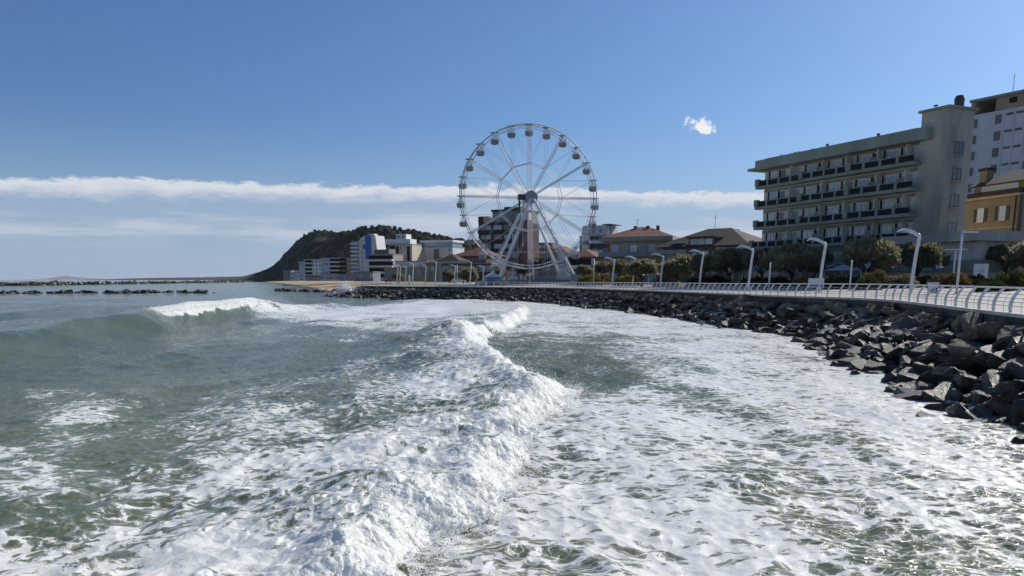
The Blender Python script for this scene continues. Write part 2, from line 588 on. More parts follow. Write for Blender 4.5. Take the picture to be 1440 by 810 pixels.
def sea_material():
    m = bpy.data.materials.new('sea_water')
    m.use_nodes = True
    t = NT(m.node_tree)
    pos = t.n('ShaderNodeTexCoord').outputs['Object']
    sep = t.n('ShaderNodeSeparateXYZ', {0: pos})
    flat = t.n('ShaderNodeCombineXYZ', {0: sep.outputs[0], 1: sep.outputs[1], 2: 0.0}).outputs[0]
    foam = t.n('ShaderNodeAttribute', attribute_name='foam').outputs['Fac']
    churn = t.n('ShaderNodeAttribute', attribute_name='churn').outputs['Fac']
    # how far off: lets the finest pattern fade where a metre is less than a pixel
    dist = t.vm('LENGTH', flat)
    dist = t.n('ShaderNodeVectorMath', {0: flat}, operation='LENGTH').outputs['Value']
    # wobble the pattern
    w = t.n('ShaderNodeTexNoise', {'Vector': flat, 'Scale': 0.7, 'Detail': 3.0, 'Roughness': 0.55})
    wv = t.vm('SCALE', t.vm('SUBTRACT', w.outputs['Color'], (.5, .5, .5)), sc=1.3)
    w2 = t.n('ShaderNodeTexNoise', {'Vector': flat, 'Scale': 3.2, 'Detail': 3.0, 'Roughness': 0.6})
    wv2 = t.vm('SCALE', t.vm('SUBTRACT', w2.outputs['Color'], (.5, .5, .5)), sc=0.28)
    p = t.vm('ADD', t.vm('ADD', flat, wv), wv2)
    fine = t.n('ShaderNodeAttribute', attribute_name='fine').outputs['Fac']
    p = t.vm('MULTIPLY', p, t.n('ShaderNodeCombineXYZ', {0: t.lin(fine, 0, 1, .72, .85), 1: t.lin(fine, 0, 1, 1.15, 1.0), 2: 1.0}).outputs[0])

    def cell(sc, seed):
        v = t.n('ShaderNodeTexVoronoi', {'Vector': t.vm('ADD', p, (seed, seed * 1.7, 0)), 'Scale': sc, 'Randomness': 1.0}, voronoi_dimensions='2D', feature='DISTANCE_TO_EDGE')
        return t.lin(v.outputs['Distance'], 0.0, 0.42, 1.0, 0.0)
    c1 = cell(1.9, 0.0)
    c2 = cell(4.2, 7.3)
    c3 = cell(10.0, 3.1)
    nz = t.noise(p, 1.5, 6.0, 0.66, dims='2D')
    nz2 = t.noise(p, 9.0, 4.0, 0.6, dims='2D')
    g = t.m('ADD', t.m('MULTIPLY', c1, 0.36), t.m('MULTIPLY', c2, 0.2))
    g = t.m('ADD', g, t.m('MULTIPLY', c3, 0.05))
    g = t.m('ADD', g, t.m('MULTIPLY', t.m('SUBTRACT', nz, 0.5), 1.05))
    g = t.m('ADD', g, t.m('MULTIPLY', t.m('SUBTRACT', nz2, 0.5), 0.16))
    sv = t.vm('MULTIPLY', p, (1.0, .75, 1.0))
    st1 = t.noise(sv, 3.4, 7.0, .7, dims='2D')
    st2 = t.noise(t.vm('ADD', sv, (31, 7, 0)), 1.9, 6.0, .66, dims='2D')
    web = t.m('SUBTRACT', 1.0, t.m('MULTIPLY', t.m('ABSOLUTE', t.m('SUBTRACT', st2, .5)), 6.0))
    gf = t.m('ADD', t.m('MULTIPLY', t.m('SUBTRACT', st1, .5), 1.8), t.m('ADD', t.m('MULTIPLY', web, .22), t.m('ADD', t.m('MULTIPLY', c2, .12), .16)))
    gm = t.n('ShaderNodeMix', {0: t.m('MULTIPLY', fine, .85), 2: g, 3: gf})
    g = t.m('ADD', gm.outputs[0], 0.10)
    lane = t.noise(t.vm('MULTIPLY', flat, (.6, 1.0, 1.0)), 0.32, 3.0, .55, dims='2D')
    g = t.m('ADD', g, t.m('MULTIPLY', t.m('SUBTRACT', lane, .5), .55))
    lev = t.m('ADD', g, t.m('MULTIPLY', t.m('SUBTRACT', foam, 0.745), 1.2))
    mask = t.ss(lev, 0.31, 0.375)
    thin = t.ss(lev, 0.10, 0.36)
    mask = t.m('MAXIMUM', mask, t.m('MULTIPLY', thin, 0.28))
    lace = t.m('MULTIPLY', t.ss(c2, .80, .95), t.ss(lev, -.06, .22))
    lace2 = t.m('MULTIPLY', t.ss(c3, .78, .95), t.ss(lev, .06, .28))
    mask = t.m('MAXIMUM', mask, t.m('MAXIMUM', t.m('MULTIPLY', lace, t.lin(fine, 0, 1, .7, .12)), t.m('MULTIPLY', lace2, t.lin(fine, 0, 1, .5, .2))))
    mask = t.m('MULTIPLY', mask, t.ss(foam, 0.03, 0.14))
    mask = t.m('MAXIMUM', mask, t.ss(t.m('ADD', churn, t.m('MULTIPLY', t.m('SUBTRACT', nz2, .5), .5)), 0.35, 0.75))
    # ripples
    rp = t.vm('MULTIPLY', flat, t.n('ShaderNodeCombineXYZ', {0: t.lin(fine, 0, 1, .7, 1.0), 1: t.lin(fine, 0, 1, 1.1, .45), 2: 1.0}).outputs[0])
    r1 = t.noise(rp, 1.6, 5.0, 0.62)
    r2 = t.noise(rp, 7.0, 4.0, 0.6)
    rh = t.m('ADD', t.m('MULTIPLY', r1, 0.55), t.m('MULTIPLY', r2, 0.16))
    bw = t.n('ShaderNodeBump', {'Strength': t.m('MULTIPLY', t.lin(dist, 10, 400, 0.75, 1.0), t.lin(fine, 0, 1, 1.0, .78)), 'Distance': 0.35, 'Height': rh})
    def puff(sc, sd_):
        v = t.n('ShaderNodeTexVoronoi', {'Vector': t.vm('ADD', t.vm('ADD', pos, t.vm('SCALE', wv2, sc=.6)), (sd_, 0, 0)), 'Scale': sc}, voronoi_dimensions='3D', feature='F1')
        return t.m('SUBTRACT', 1.0, t.m('MULTIPLY', v.outputs['Distance'], v.outputs['Distance']))
    pf = t.m('ADD', t.m('MULTIPLY', puff(3.2, 0.0), .5), t.m('ADD', t.m('MULTIPLY', puff(8.0, 5.0), .25), t.m('MULTIPLY', puff(19.0, 9.0), .10)))
    fb = t.m('ADD', t.m('MULTIPLY', t.noise(pos, 9.0, 5.0, 0.62), .10), t.m('MULTIPLY', mask, 0.08))
    fb = t.m('ADD', fb, t.m('MULTIPLY', pf, t.lin(churn, 0.15, .7, 0.05, .45)))
    fb = t.m('ADD', fb, t.m('MULTIPLY', r1, 0.13))
    bf = t.n('ShaderNodeBump', {'Strength': t.lin(churn, .1, .6, .38, .62), 'Distance': 0.35, 'Height': fb})
    wcol = t.mix(t.lin(t.noise(flat, 0.12, 3.0), 0.3, 0.7), (0.060, 0.078, 0.043, 1), (0.128, 0.134, 0.064, 1))
    wcol = t.mix(t.m('MULTIPLY', foam, 0.35), wcol, (0.17, 0.185, 0.125, 1))
    water = t.n('ShaderNodeBsdfPrincipled', {'Base Color': wcol, 'Roughness': 0.09, 'IOR': 1.33, 'Specular IOR Level': 0.5, 'Normal': bw})
    fcol = t.mix(t.lin(t.noise(pos, 2.2, 4.0, .6), 0.3, 0.7), (0.62, 0.62, 0.57, 1), (0.86, 0.855, 0.81, 1))
    foamb = t.n('ShaderNodeBsdfPrincipled', {'Base Color': fcol, 'Roughness': 0.45, 'Specular IOR Level': 0.3, 'Normal': bf, 'Coat Weight': t.lin(churn, 0, .4, .4, 0.0), 'Coat Roughness': 0.22, 'Coat IOR': 1.33, 'Coat Normal': bw})
    trn = t.n('ShaderNodeBsdfTranslucent', {'Color': (.30, .33, .13, 1), 'Normal': bw})
    wtr = t.n('ShaderNodeMixShader', {0: .13, 1: water.outputs[0], 2: trn.outputs[0]})
    ftr = t.n('ShaderNodeBsdfTranslucent', {'Color': (.90, .88, .78, 1)})
    fmx = t.n('ShaderNodeMixShader', {0: t.lin(churn, .1, .6, .05, .17), 1: foamb.outputs[0], 2: ftr.outputs[0]})
    mx = t.n('ShaderNodeMixShader', {0: mask, 1: wtr.outputs[0], 2: fmx.outputs[0]})
    t.n('ShaderNodeOutputMaterial', {'Surface': mx})
    return m


SEA = build_sea()

# ================================================================ shore: edge of the promenade
EDGE = [(14.0, 6, 3.0), (16.0, 15, 3.0), (18.2, 23, 3.0), (20.4, 30.8, 3.0), (21.7, 36.2, 3.0), (23.6, 42.9, 3.0), (25.5, 50.5, 3.0), (26.3, 55.5, 3.0), (26.2, 58.5, 3.0), (25.5, 61.5, 3.0),
        (24.5, 66.5, 2.98), (23.6, 74, 2.95), (23.0, 84, 2.92), (21.8, 95, 2.9), (19.4, 108.5, 2.9), (15.1, 127.7, 2.87), (10.7, 147, 2.85), (5.5, 160, 2.8), (-2.0, 172, 2.75),
        (-12, 179.5, 2.75), (-22, 186.5, 2.75), (-34, 196, 2.75), (-40, 206, 2.75), (-42.5, 218, 2.75), (-40, 230, 2.75)]


def resample(pts, step, smooth=2):
    P = np.array(pts, float)
    for _ in range(smooth):                     # corner cutting
        a, b = P[:-1], P[1:]
        P = np.concatenate([P[:1], np.stack([a * .75 + b * .25, a * .25 + b * .75], 1).reshape(-1, P.shape[1]), P[-1:]])
    s = np.concatenate([[0], np.cumsum(np.linalg.norm(np.diff(P[:, :2], axis=0), axis=1))])
    n = int(s[-1] / step) + 1
    q = np.linspace(0, s[-1], n)
    O = np.stack([np.interp(q, s, P[:, k]) for k in range(P.shape[1])], 1)
    T = np.gradient(O[:, :2], axis=0)
    T /= np.linalg.norm(T, axis=1)[:, None]
    N = np.stack([T[:, 1], -T[:, 0]], 1)        # inland side
    return O, T, N, q


EP, ET, EN, ES = resample(EDGE, 1.0)


def edge_at(s):
    k = [float(np.interp(s, ES, EP[:, i])) for i in range(3)]
    t = [float(np.interp(s, ES, ET[:, i])) for i in range(2)]
    n = [float(np.interp(s, ES, EN[:, i])) for i in range(2)]
    return Vector(k), Vector((*t, 0)).normalized(), Vector((*n, 0)).normalized()


def strip(name, cols, material, parent=None, s0=0, s1=None, kind=None, smooth=False):
    """cols: list of (inland offset, rise) -> a sheet swept along the edge"""
    idx = [i for i in range(len(ES)) if ES[i] >= s0 and (s1 is None or ES[i] <= s1)]
    V, Q = [], []
    m = len(cols)
    for i in idx:
        for o, dz in cols:
            V.append((EP[i, 0] + EN[i, 0] * o, EP[i, 1] + EN[i, 1] * o, EP[i, 2] + dz))
    for a in range(len(idx) - 1):
        for b in range(m - 1):
            Q.append((a * m + b, a * m + b + 1, (a + 1) * m + b + 1, (a + 1) * m + b))
    o = link(name, np_mesh(name, V, Q, material, smooth), parent)
    if kind:
        tag(o, kind=kind)
    return o


M = {}
M['paving'] = mat('pale_paving', (0.34, 0.315, 0.275), 0.75, 0.12, 0.8, 0.15, 6)
M['kerb'] = mat('kerb_concrete', (0.5, 0.48, 0.43), 0.8, 0.15, 1.5, 0.2, 14)
M['wallstone'] = mat('dark_wall_stone', (0.085, 0.08, 0.07), 0.8, 0.5, 2.0, 0.6, 9, objvar=.3)
M['mortar'] = mat('dark_mortar', (0.05, 0.047, 0.042), 0.9, 0.3, 3, 0.4, 12)
M['white'] = mat('white_paint', (0.72, 0.73, 0.74), 0.4, 0.08, 3)
M['steel'] = mat('galvanised_steel', (0.5, 0.52, 0.55), 0.42, 0.15, 2, metal=0.35)
M['dark'] = mat('dark_metal', (0.05, 0.052, 0.055), 0.5, 0.2, 3)
M['grass'] = mat('mown_grass', (0.10, 0.13, 0.035), 0.9, 0.3, 1.2, 0.4, 30)
M['earth'] = mat('town_ground', (0.14, 0.13, 0.115), 0.9, 0.25, 0.2, 0.1, 4)
M['sand'] = mat('beach_sand', (0.42, 0.31, 0.18), 0.9, 0.14, 0.08, 0.2, 1.0)

strip('promenade', [(0.02, 0.0), (4, .1), (8, .22), (13, .38), (18, .52), (24, .62), (32, .66)], M['paving'], kind='structure')
strip('ground', [(31.9, .655), (45, .7), (80, .7), (200, .7), (600, .7), (2500, .7)], M['earth'], kind='structure')

# ---- retaining wall: kerb, dark stone courses as separate blocks where they can be told apart
wall = thing('promenade_wall', 'dark stone retaining wall with pale kerb above the rocks', 'wall', tuple(EP[0]))
WI = Matrix.Translation(-Vector(EP[0]))


def sweep_box(name, o0, o1, z0, z1, material, parent, s0=0, s1=None, base=Vector((0, 0, 0)), step=1):
    idx = [i for i in range(0, len(ES), step) if ES[i] >= s0 and (s1 is None or ES[i] <= s1)]
    V, Q = [], []
    for i in idx:
        for o, z in ((o0, z0), (o1, z0), (o1, z1), (o0, z1)):
            V.append((EP[i, 0] + EN[i, 0] * o - base[0], EP[i, 1] + EN[i, 1] * o - base[1], EP[i, 2] + z - base[2]))
    for a in range(len(idx) - 1):
        for b in range(4):
            Q.append((a * 4 + b, a * 4 + (b + 1) % 4, a * 4 + 4 + (b + 1) % 4, a * 4 + 4 + b))
    n = len(idx) * 4
    Q += [(0, 1, 2, 3), (n - 1, n - 2, n - 3, n - 4)]
    return link(name, np_mesh(name, V, Q, material, False), parent)


EB = Vector(EP[0])
sweep_box('wall_core', 0.05, 0.6, -1.9, -.12, M['mortar'], wall, base=EB)
sweep_box('kerb', -0.10, 0.42, -.117, 0.03, M['kerb'], wall, base=EB)
rng = random.Random(3)
blk_meshes = []
for k in range(5):
    b = MB()
    j = lambda a: a + rng.uniform(-.018, .018)
    b.add([(j(-.5), j(-.05), j(-.5)), (j(.5), j(-.05), j(-.5)), (.5, .3, -.5), (-.5, .3, -.5), (j(-.5), j(-.06), j(.5)), (j(.5), j(-.06), j(.5)), (.5, .3, .5), (-.5, .3, .5)],
          [(3, 2, 1, 0), (4, 5, 6, 7), (0, 1, 5, 4), (1, 2, 6, 5), (3, 0, 4, 7)])
    blk_meshes.append(b.mesh('stone_block', M['wallstone']))
s = 14.0
nb = 0
for row in range(3):
    s = 14.0 + row * .37
    while s < 62 and nb < 240:
        w = rng.uniform(.5, 1.1)
        p, t_, n_ = edge_at(s + w / 2)
        o = link('stone_block', rng.choice(blk_meshes), wall)
        o.location = Vector((p.x - n_.x * .02, p.y - n_.y * .02, p.z - .29 - row * .325)) - EB
        o.rotation_euler = (0, 0, math.atan2(t_.y, t_.x) + math.pi)
        o.rotation_euler = (0, 0, math.atan2(-t_.y, -t_.x))
        o.scale = (w - .03, rng.uniform(.8, 1.3), .29)
        s += w
        nb += 1

# ---- boulders
def rock_variant(seed, flat=1.0, sub=1, cuts=9):
    """angular quarried block: hull of a few points, chipped edges, rough faces"""
    import bmesh
    rg = np.random.RandomState(seed)
    bm = bmesh.new()
    n = 26 + seed % 8
    P = rg.uniform(-1, 1, (n, 3))
    P = np.sign(P) * np.abs(P) ** .5
    P /= (np.sum(np.abs(P) ** 5, axis=1) ** .2)[:, None]
    P *= np.array([1.0, rg.uniform(.6, .8), rg.uniform(.30, .46) * flat])
    for p in P:
        bm.verts.new(p)
    r = bmesh.ops.convex_hull(bm, input=bm.verts)
    bmesh.ops.delete(bm, geom=[v for v in bm.verts if not v.link_faces], context='VERTS')
    bmesh.ops.dissolve_limit(bm, angle_limit=.38, verts=bm.verts, edges=bm.edges)
    if sub:
        bmesh.ops.bevel(bm, geom=list(bm.edges), offset=.075, segments=1, affect='EDGES', clamp_overlap=True)
    bmesh.ops.triangulate(bm, faces=bm.faces)
    if sub:
        bmesh.ops.subdivide_edges(bm, edges=[e for e in bm.edges if e.calc_length() > .3], cuts=2, use_grid_fill=True)
        bmesh.ops.triangulate(bm, faces=bm.faces)
    bm.verts.index_update()
    V = np.array([v.co[:] for v in bm.verts])
    F = np.array([[v.index for v in f.verts] for f in bm.faces])
    bm.free()
    if sub:
        nz = fbm(V[:, 0] * 2.2 + seed, V[:, 1] * 2.2 + V[:, 2] * 1.9, seed, 3) + .45 * fbm(V[:, 0] * 7 + seed, V[:, 1] * 7 + V[:, 2] * 6, seed + 5, 2)
        nn = V / (np.linalg.norm(V, axis=1)[:, None] + 1e-6)
        V = V + nn * (nz * .15)[:, None]
    return V, F


def blob_variant(seed, flat=1.0):
    import bmesh
    bm = bmesh.new()
    bmesh.ops.create_icosphere(bm, subdivisions=2, radius=1.0)
    V = np.array([v.co[:] for v in bm.verts])
    F = np.array([[v.index for v in f.verts] for f in bm.faces])
    bm.free()
    V = V * (1 + .3 * fbm(V[:, 0] * 1.5 + seed, V[:, 1] * 1.5 + V[:, 2], seed, 3))[:, None]
    return V * np.array([1, 1, flat]), F


def rock_material():
    m = bpy.data.materials.new('sea_rock')
    m.use_nodes = True
    t = NT(m.node_tree)
    geo = t.n('ShaderNodeNewGeometry')
    pos = geo.outputs['Position']
    opos = t.n('ShaderNodeTexCoord').outputs['Object']
    sep = t.n('ShaderNodeSeparateXYZ', {0: pos})
    ri = t.n('ShaderNodeObjectInfo').outputs['Random']
    n = t.noise(pos, 1.3, 6.0, .65)
    n2 = t.noise(pos, 6.0, 6.0, .7)
    dry = t.mix(t.lin(n, .3, .7), (0.10, 0.088, 0.068, 1), (0.24, 0.215, 0.172, 1))
    dry = t.mix(t.ss(n2, .55, .75), dry, (0.05, 0.045, 0.036, 1))
    dry = t.n('ShaderNodeHueSaturation', {'Color': dry, 'Value': t.lin(ri, 0, 1, .6, 1.35)}).outputs[0]
    wet = t.mix(t.lin(n, .3, .7), (0.024, 0.020, 0.014, 1), (0.068, 0.057, 0.041, 1))
    hgt = t.m('ADD', sep.outputs[2], t.m('ADD', t.m('MULTIPLY', t.m('SUBTRACT', n, .5), 1.6), t.m('MULTIPLY', t.m('SUBTRACT', ri, .5), 1.3)))
    f = t.ss(hgt, 1.5, 2.4)
    col = t.mix(f, wet, dry)
    rough = t.lin(f, 0, 1, .38, .9)
    bn = t.m('ADD', t.m('MULTIPLY', n2, .6), t.m('MULTIPLY', t.noise(pos, 25.0, 5.0, .65), .3))
    bp = t.n('ShaderNodeBump', {'Strength': 1.0, 'Distance': 0.22, 'Height': bn})
    b = t.n('ShaderNodeBsdfPrincipled', {'Base Color': col, 'Roughness': rough, 'Normal': bp, 'Specular IOR Level': t.lin(f, 0, 1, .42, .2)})
    t.n('ShaderNodeOutputMaterial', {'Surface': b})
    return m


M['rock'] = rock_material()
RV = [rock_variant(100 + k, [1, .8, .62, 1.2][k % 4]) for k in range(16)]
RVL = [rock_variant(200 + k, [1, .8, 1.2][k % 3], 0) for k in range(8)]
RM = [np_mesh('rock', v, f, M['rock'], False) for v, f in RV]
# toe of the slope: distance from wall to the water's edge, along s
TOE_W = [(0, 2.0), (14, 2.7), (20, 3.4), (26, 4.3), (32, 4.9), (38, 5.2), (45, 5.0), (52, 4.6), (62, 4.2), (75, 3.6), (90, 3.6), (110, 4.0), (150, 5.0), (175, 6.0), (200, 8.5), (225, 10), (240, 10)]
rev = thing('rock_revetment', 'sloping bank of dark wet boulders between promenade wall and foam', 'rocks', (20, 30, 0))
RB = Vector((20, 30, 0))
rg = np.random.RandomState(11)
cands = []
s = 3.0
while s < ES[-1] - 3:
    p, t_, n_ = edge_at(s)
    w = float(np.interp(s, [a for a, _ in TOE_W], [b for _, b in TOE_W]))
    size = 1.0 if s < 75 else 0.92
    rows = int(w / 0.72)
    for r_ in range(rows + 1):
        u = (r_ + rg.uniform(-.3, .3)) / rows
        u = min(max(u, 0), 1.0)
        off = 0.5 + u * w
        sz = rg.uniform(.45, .85) * size * (1.15 if rg.rand() < .22 else .92)
        zt = 2.15 * (1 - u ** .9) + .3 * math.exp(-u * 4) - .32 + rg.uniform(-.18, .18)
        q = p - n_ * off + t_ * rg.uniform(-.7, .7)
        zz = zt - (3.0 - p.z) * .5
        ang = math.atan2(t_.y, t_.x) + rg.normal(0, .55)
        rot = (rg.normal(0, .32), rg.normal(0, .32), ang)
        cands.append((q.x, q.y, zz, sz, rot, rg.randint(0, 16)))
    s += 0.84 if s < 80 else 1.0
# extra loose stones in the wash at the right
for (px_, py_, sz) in ((1275, 560, .55), (1330, 575, .6), (1396, 600, .35), (1310, 590, .4), (1235, 527, .55), (1215, 532, .3)):
    r3 = ray(px_, py_)
    tt = -EYE / r3[2]
    cands.append((r3[0] * tt, r3[1] * tt, .0 if sz > .45 else -.05, sz, (rg.normal(0, .3), rg.normal(0, .3), rg.uniform(0, 6)), rg.randint(0, 16)))


def vis_rank(c):
    d0 = c[1] * cp - (c[2] - EYE) * sp
    px_ = CX + FPX * c[0] / d0
    inside = -20 < px_ < 1465
    return (0 if inside else 1, d0 / c[3])


cands = [c for c in cands if c[1] > 10]
cands.sort(key=vis_rank)
for c in cands[:300]:
    o = link('rock', RM[c[5]], rev)
    o.location = Vector(c[:3]) - RB
    o.rotation_euler = c[4]
    o.scale = (c[3] * 1.25, c[3], c[3])


def joined_rocks(name, cl, base, parent=None, lib=None):
    lib = lib or RVL
    VV, FF, k = [], [], 0
    from mathutils import Euler
    for c in cl:
        v, f = lib[c[5] % len(lib)]
        Rm = np.array(Euler(c[4]).to_matrix())
        v = (v * np.array([c[3] * 1.15, c[3], c[3]])) @ Rm.T + (np.array(c[:3]) - np.array(base))
        VV.append(v); FF.append(f + k)
        k += len(v)
    return link(name, np_mesh(name, np.concatenate(VV), np.concatenate(FF), M['rock'], False), parent)


o = joined_rocks('far_rocks', cands[300:], RB, rev)
tag(o, kind='stuff')
# dark rubble core under the boulders
sweep_core = []
V, Q = [], []
idx = list(range(3, len(ES), 2))
for i in idx:
    w = float(np.interp(ES[i], [a for a, _ in TOE_W], [b for _, b in TOE_W]))
    for u in (0, .35, .7, 1.0, 1.25):
        off = -.1 + u * (w + .5)
        V.append((EP[i, 0] - EN[i, 0] * off - 20, EP[i, 1] - EN[i, 1] * off - 30, 1.45 - 2.1 * u - (3 - EP[i, 2]) * .5))
for a in range(len(idx) - 1):
    for b in range(4):
        Q.append((a * 5 + b, a * 5 + b + 1, a * 5 + b + 6, a * 5 + b + 5))
link('rubble_core', np_mesh('rubble_core', V, Q, M['rock'], False), rev)


# ---- breakwaters out at sea and the low groyne by the beach
def reef(label, pts, n, size, zj, seed):
    rg = np.random.RandomState(seed)
    cl = []
    P = np.array(pts, float)
    ss = np.concatenate([[0], np.cumsum(np.linalg.norm(np.diff(P, axis=0), axis=1))])
    for k in range(n):
        q = rg.uniform(0, ss[-1])
        x, y = np.interp(q, ss, P[:, 0]), np.interp(q, ss, P[:, 1])
        off = rg.normal(0, 1.0)
        cl.append((x + rg.normal(0, .5), y + off * size * 1.2, zj * (1 - abs(off) * .45) + rg.uniform(-.3, .3), size * rg.uniform(.55, 1.15), (rg.normal(0, .35), rg.normal(0, .35), rg.uniform(0, 6)), rg.randint(0, 6)))
    b = (pts[0][0], pts[0][1], 0)
    root = thing('rock_breakwater', label, 'breakwater', b)
    tag(joined_rocks('boulders', cl, b, root), kind='stuff')


reef('nearer dark rock breakwater in the open sea on the left', [(-190, 238), (-150, 246), (-99, 258)], 210, 1.1, .25, 5)
reef('farther pale topped rock breakwater along the horizon on the left', [(-420, 545), (-356, 560), (-380, 800), (-430, 1250)], 330, 2.6, 1.3, 6)
reef('short line of dark low rocks off the sandy beach', [(-88, 292), (-66, 278), (-56, 262)], 60, 1.1, .3, 8)

# ================================================================ promenade railing
rail = thing('railing', 'white railing of curved posts along the seaward promenade edge', 'railing', tuple(EP[0]))
post = MB()
# curved blade, x = inland, z = up; thickness along y
prof_o = [(0.0, 0.03), (-.035, .22), (-.02, .45), (.07, .70), (.22, .93), (.36, 1.04)]
prof_i = [(.44, 1.02), (.40, .96), (.27, .80), (.17, .62), (.115, .42), (.10, .22), (.11, .03)]
post.extrude_y(prof_o[:1] + prof_o[1:] + prof_i, -.028, .028)
post_me = post.mesh('post', M['white'])
thin = MB()
thin.tube([(.05, 0, .03), (.02, 0, .25), (.03, 0, .45), (.12, 0, .70), (.22, 0, .82)], .013, 4)
thin_me = thin.mesh('baluster', M['white'])


def place_on_edge(name, me, s, parent, off=.12, sc=1.0):
    p, t_, n_ = edge_at(s)
    o = link(name, me, parent)
    o.location = p + n_ * off - EB
    o.rotation_euler = (0, 0, math.atan2(n_.y, n_.x))
    o.scale = (sc, sc, sc)
    return o


ST = {}
s = 8.0
posts = []
while s < 232:
    posts.append(s)
    s += 1.95 if s < 46 else (1.6 if s < 165 else 2.3)
for i, s in enumerate(posts):
    place_on_edge('post', post_me, s, rail)
    if s < 110:
        place_on_edge('baluster', thin_me, s + .75, rail)


def edge_tube(name, off, z, r, s0, s1, material, parent, n=6, step=1.0):
    pts = []
    s = s0
    while s <= s1:
        p, t_, n_ = edge_at(s)
        pts.append(p + n_ * (off + .12) + Vector((0, 0, z)) - EB)
        s += step
    b = MB()
    b.tube(pts, r, n)
    return b.build(name, material, parent, smooth=True)


edge_tube('top_rail', .40, 1.05, .036, 8, 231, M['white'], rail)
for off, z in ((.17, .78), (.08, .62), (.04, .46), (.03, .30)):
    edge_tube('rail', off + .02, z, .014, 8, 231, M['steel'], rail, 5)


# ================================================================ lamps
def lamp_proto():
    root = thing('street_lamp', 'x', 'street lamp')
    b = MB()
    b.lathe([(.19, 0), (.19, .03), (.13, .04), (.12, .25)], 10)
    b.build('base_plate', M['steel'], root)
    b = MB()
    b.tube([(0, 0, .03), (.05, 0, 1.5), (.17, 0, 3.2), (.36, 0, 5.0), (.40, 0, 5.3), (.34, 0, 5.52), (.18, 0, 5.62)], [.155, .155, .15, .145, .145, .145, .13], 8)
    b.build('pole', M['white'], root, smooth=True)
    b = MB()
    # long flattened head drooping out over the sea side
    pts = [(.34, 5.42, .14, .16), (-.1, 5.70, .20, .17), (-.6, 5.88, .26, .18), (-1.1, 6.0, .28, .15), (-1.5, 5.92, .24, .08), (-1.8, 5.78, .08, .03)]
    v, f = [], []
    for x, z, hw, ht in pts:
        v += [(x, -hw, z - ht * .6), (x, hw, z - ht * .6), (x, hw * .8, z + ht), (x, -hw * .8, z + ht)]
    for i in range(len(pts) - 1):
        for k in range(4):
            f.append((i * 4 + k, i * 4 + (k + 1) % 4, i * 4 + 4 + (k + 1) % 4, i * 4 + 4 + k))
    f += [(3, 2, 1, 0), tuple(len(v) - 4 + k for k in range(4))]
    b.add(v, f)
    h = b.build('lamp_head', M['white'], root)
    b = MB()
    b.box(-1.35, -.65, -.15, .15, 5.74, 5.77)
    b.build('lens', M['steel'], h)
    return root


def ground_z(px_, Y):
    """height of the paved ground near the edge at world x,y"""
    x = xat(px_, Y)
    d2 = (EP[:, 0] - x) ** 2 + (EP[:, 1] - Y) ** 2
    i = int(np.argmin(d2))
    off = float((x - EP[i, 0]) * EN[i, 0] + (Y - EP[i, 1]) * EN[i, 1])
    return x, float(EP[i, 2] + np.interp(off, [0, 4, 8, 13, 18, 24, 32, 45], [0, .1, .22, .38, .52, .62, .66, .7]))


LAMPS = [  # px of foot, distance, top py, turn, label
    (1282, 66, 322, 0, 'tall white cranked lamp in front of the hotel, nearest of the curved lamps'),
    (1153, 77, 335, 0, 'white cranked lamp before the hotel awnings, second curved lamp from the right'),
    (1053, 90, 345, 0, 'white cranked lamp at the hotel\'s far left corner beside the white gazebo'),
    (984, 104, 351, .2, 'white cranked lamp with its head lost among the trees below the dark gable roof'),
    (929, 117, 356, .2, 'white cranked lamp right of the rounded tree by the red parasols'),
    (861, 136, 362, .1, 'white cranked lamp right of the ferris wheel beside the yellow shrubs'),
    (890, 140, 360, .5, 'white lamp half hidden left of the rounded tree below the balconied house'),
    (661, 205, 366, .1, 'white cranked lamp just left of the ferris wheel in front of the dark tree'),
    (679, 222, 373, .1, 'small white cranked lamp beside the wheel\'s left legs'),
    (639, 214, 372, .1, 'white cranked lamp in front of the dark shed left of the wheel'),
    (612, 218, 366, .1, 'tall white cranked lamp in front of the tiled villa'),
    (598, 232, 373, .1, 'small white cranked lamp left of the tiled villa'),
    (580, 222, 369, .1, 'tall white cranked lamp beside the white advertising column'),
    (570, 236, 374, .1, 'small white cranked lamp just left of the white advertising column'),
    (562, 240, 372, .3, 'middle of the three crowded lamps near the promenade\'s far end'),
    (558, 246, 373, .3, 'leftmost white lamp near the promenade\'s far end'),
]
lp = lamp_proto()
for i, (px_, Y, ty, tz, lab) in enumerate(LAMPS):
    o = lp if i == 0 else copy_tree(lp)
    x, gz_ = ground_z(px_, Y)
    top = at(px_, ty, Y).z
    sc = (top - gz_) / 6.08
    o.location = (x, Y, gz_)
    o.scale = (sc, sc, sc)
    o.rotation_euler = (0, 0, -tz)
    tag(o, lab, 'street lamp', 'cranked lamps along the promenade')


def straight_lamp(px_, Y, ty, label, arm=1, r=.075, dbl=False):
    x, gz_ = ground_z(px_, Y)
    hgt = at(px_, ty, Y).z - gz_
    root = thing('lamp_post', label, 'lamp post', (x, Y, gz_))
    b = MB()
    b.tube([(0, 0, 0), (0, 0, hgt)], [r * 1.25, r], 8)
    b.build('pole', M['white'], root, smooth=True)
    b = MB()
    b.box(.04 if not dbl else -1.1, 1.25, -.13, .13, hgt - .12, hgt - .02)
    b.build('lamp_head', M['white'], root)
    b = MB()
    b.lathe([(.2, 0), (.2, .04), (.1, .06)], 10)
    b.build('base_plate', M['steel'], root)
    return root


straight_lamp(1347, 62, 325, 'straight white post with flat arm lamp beside the ochre building')
straight_lamp(1340, 88, 350, 'slim straight double arm lamp in front of the low hotel annex', dbl=True)


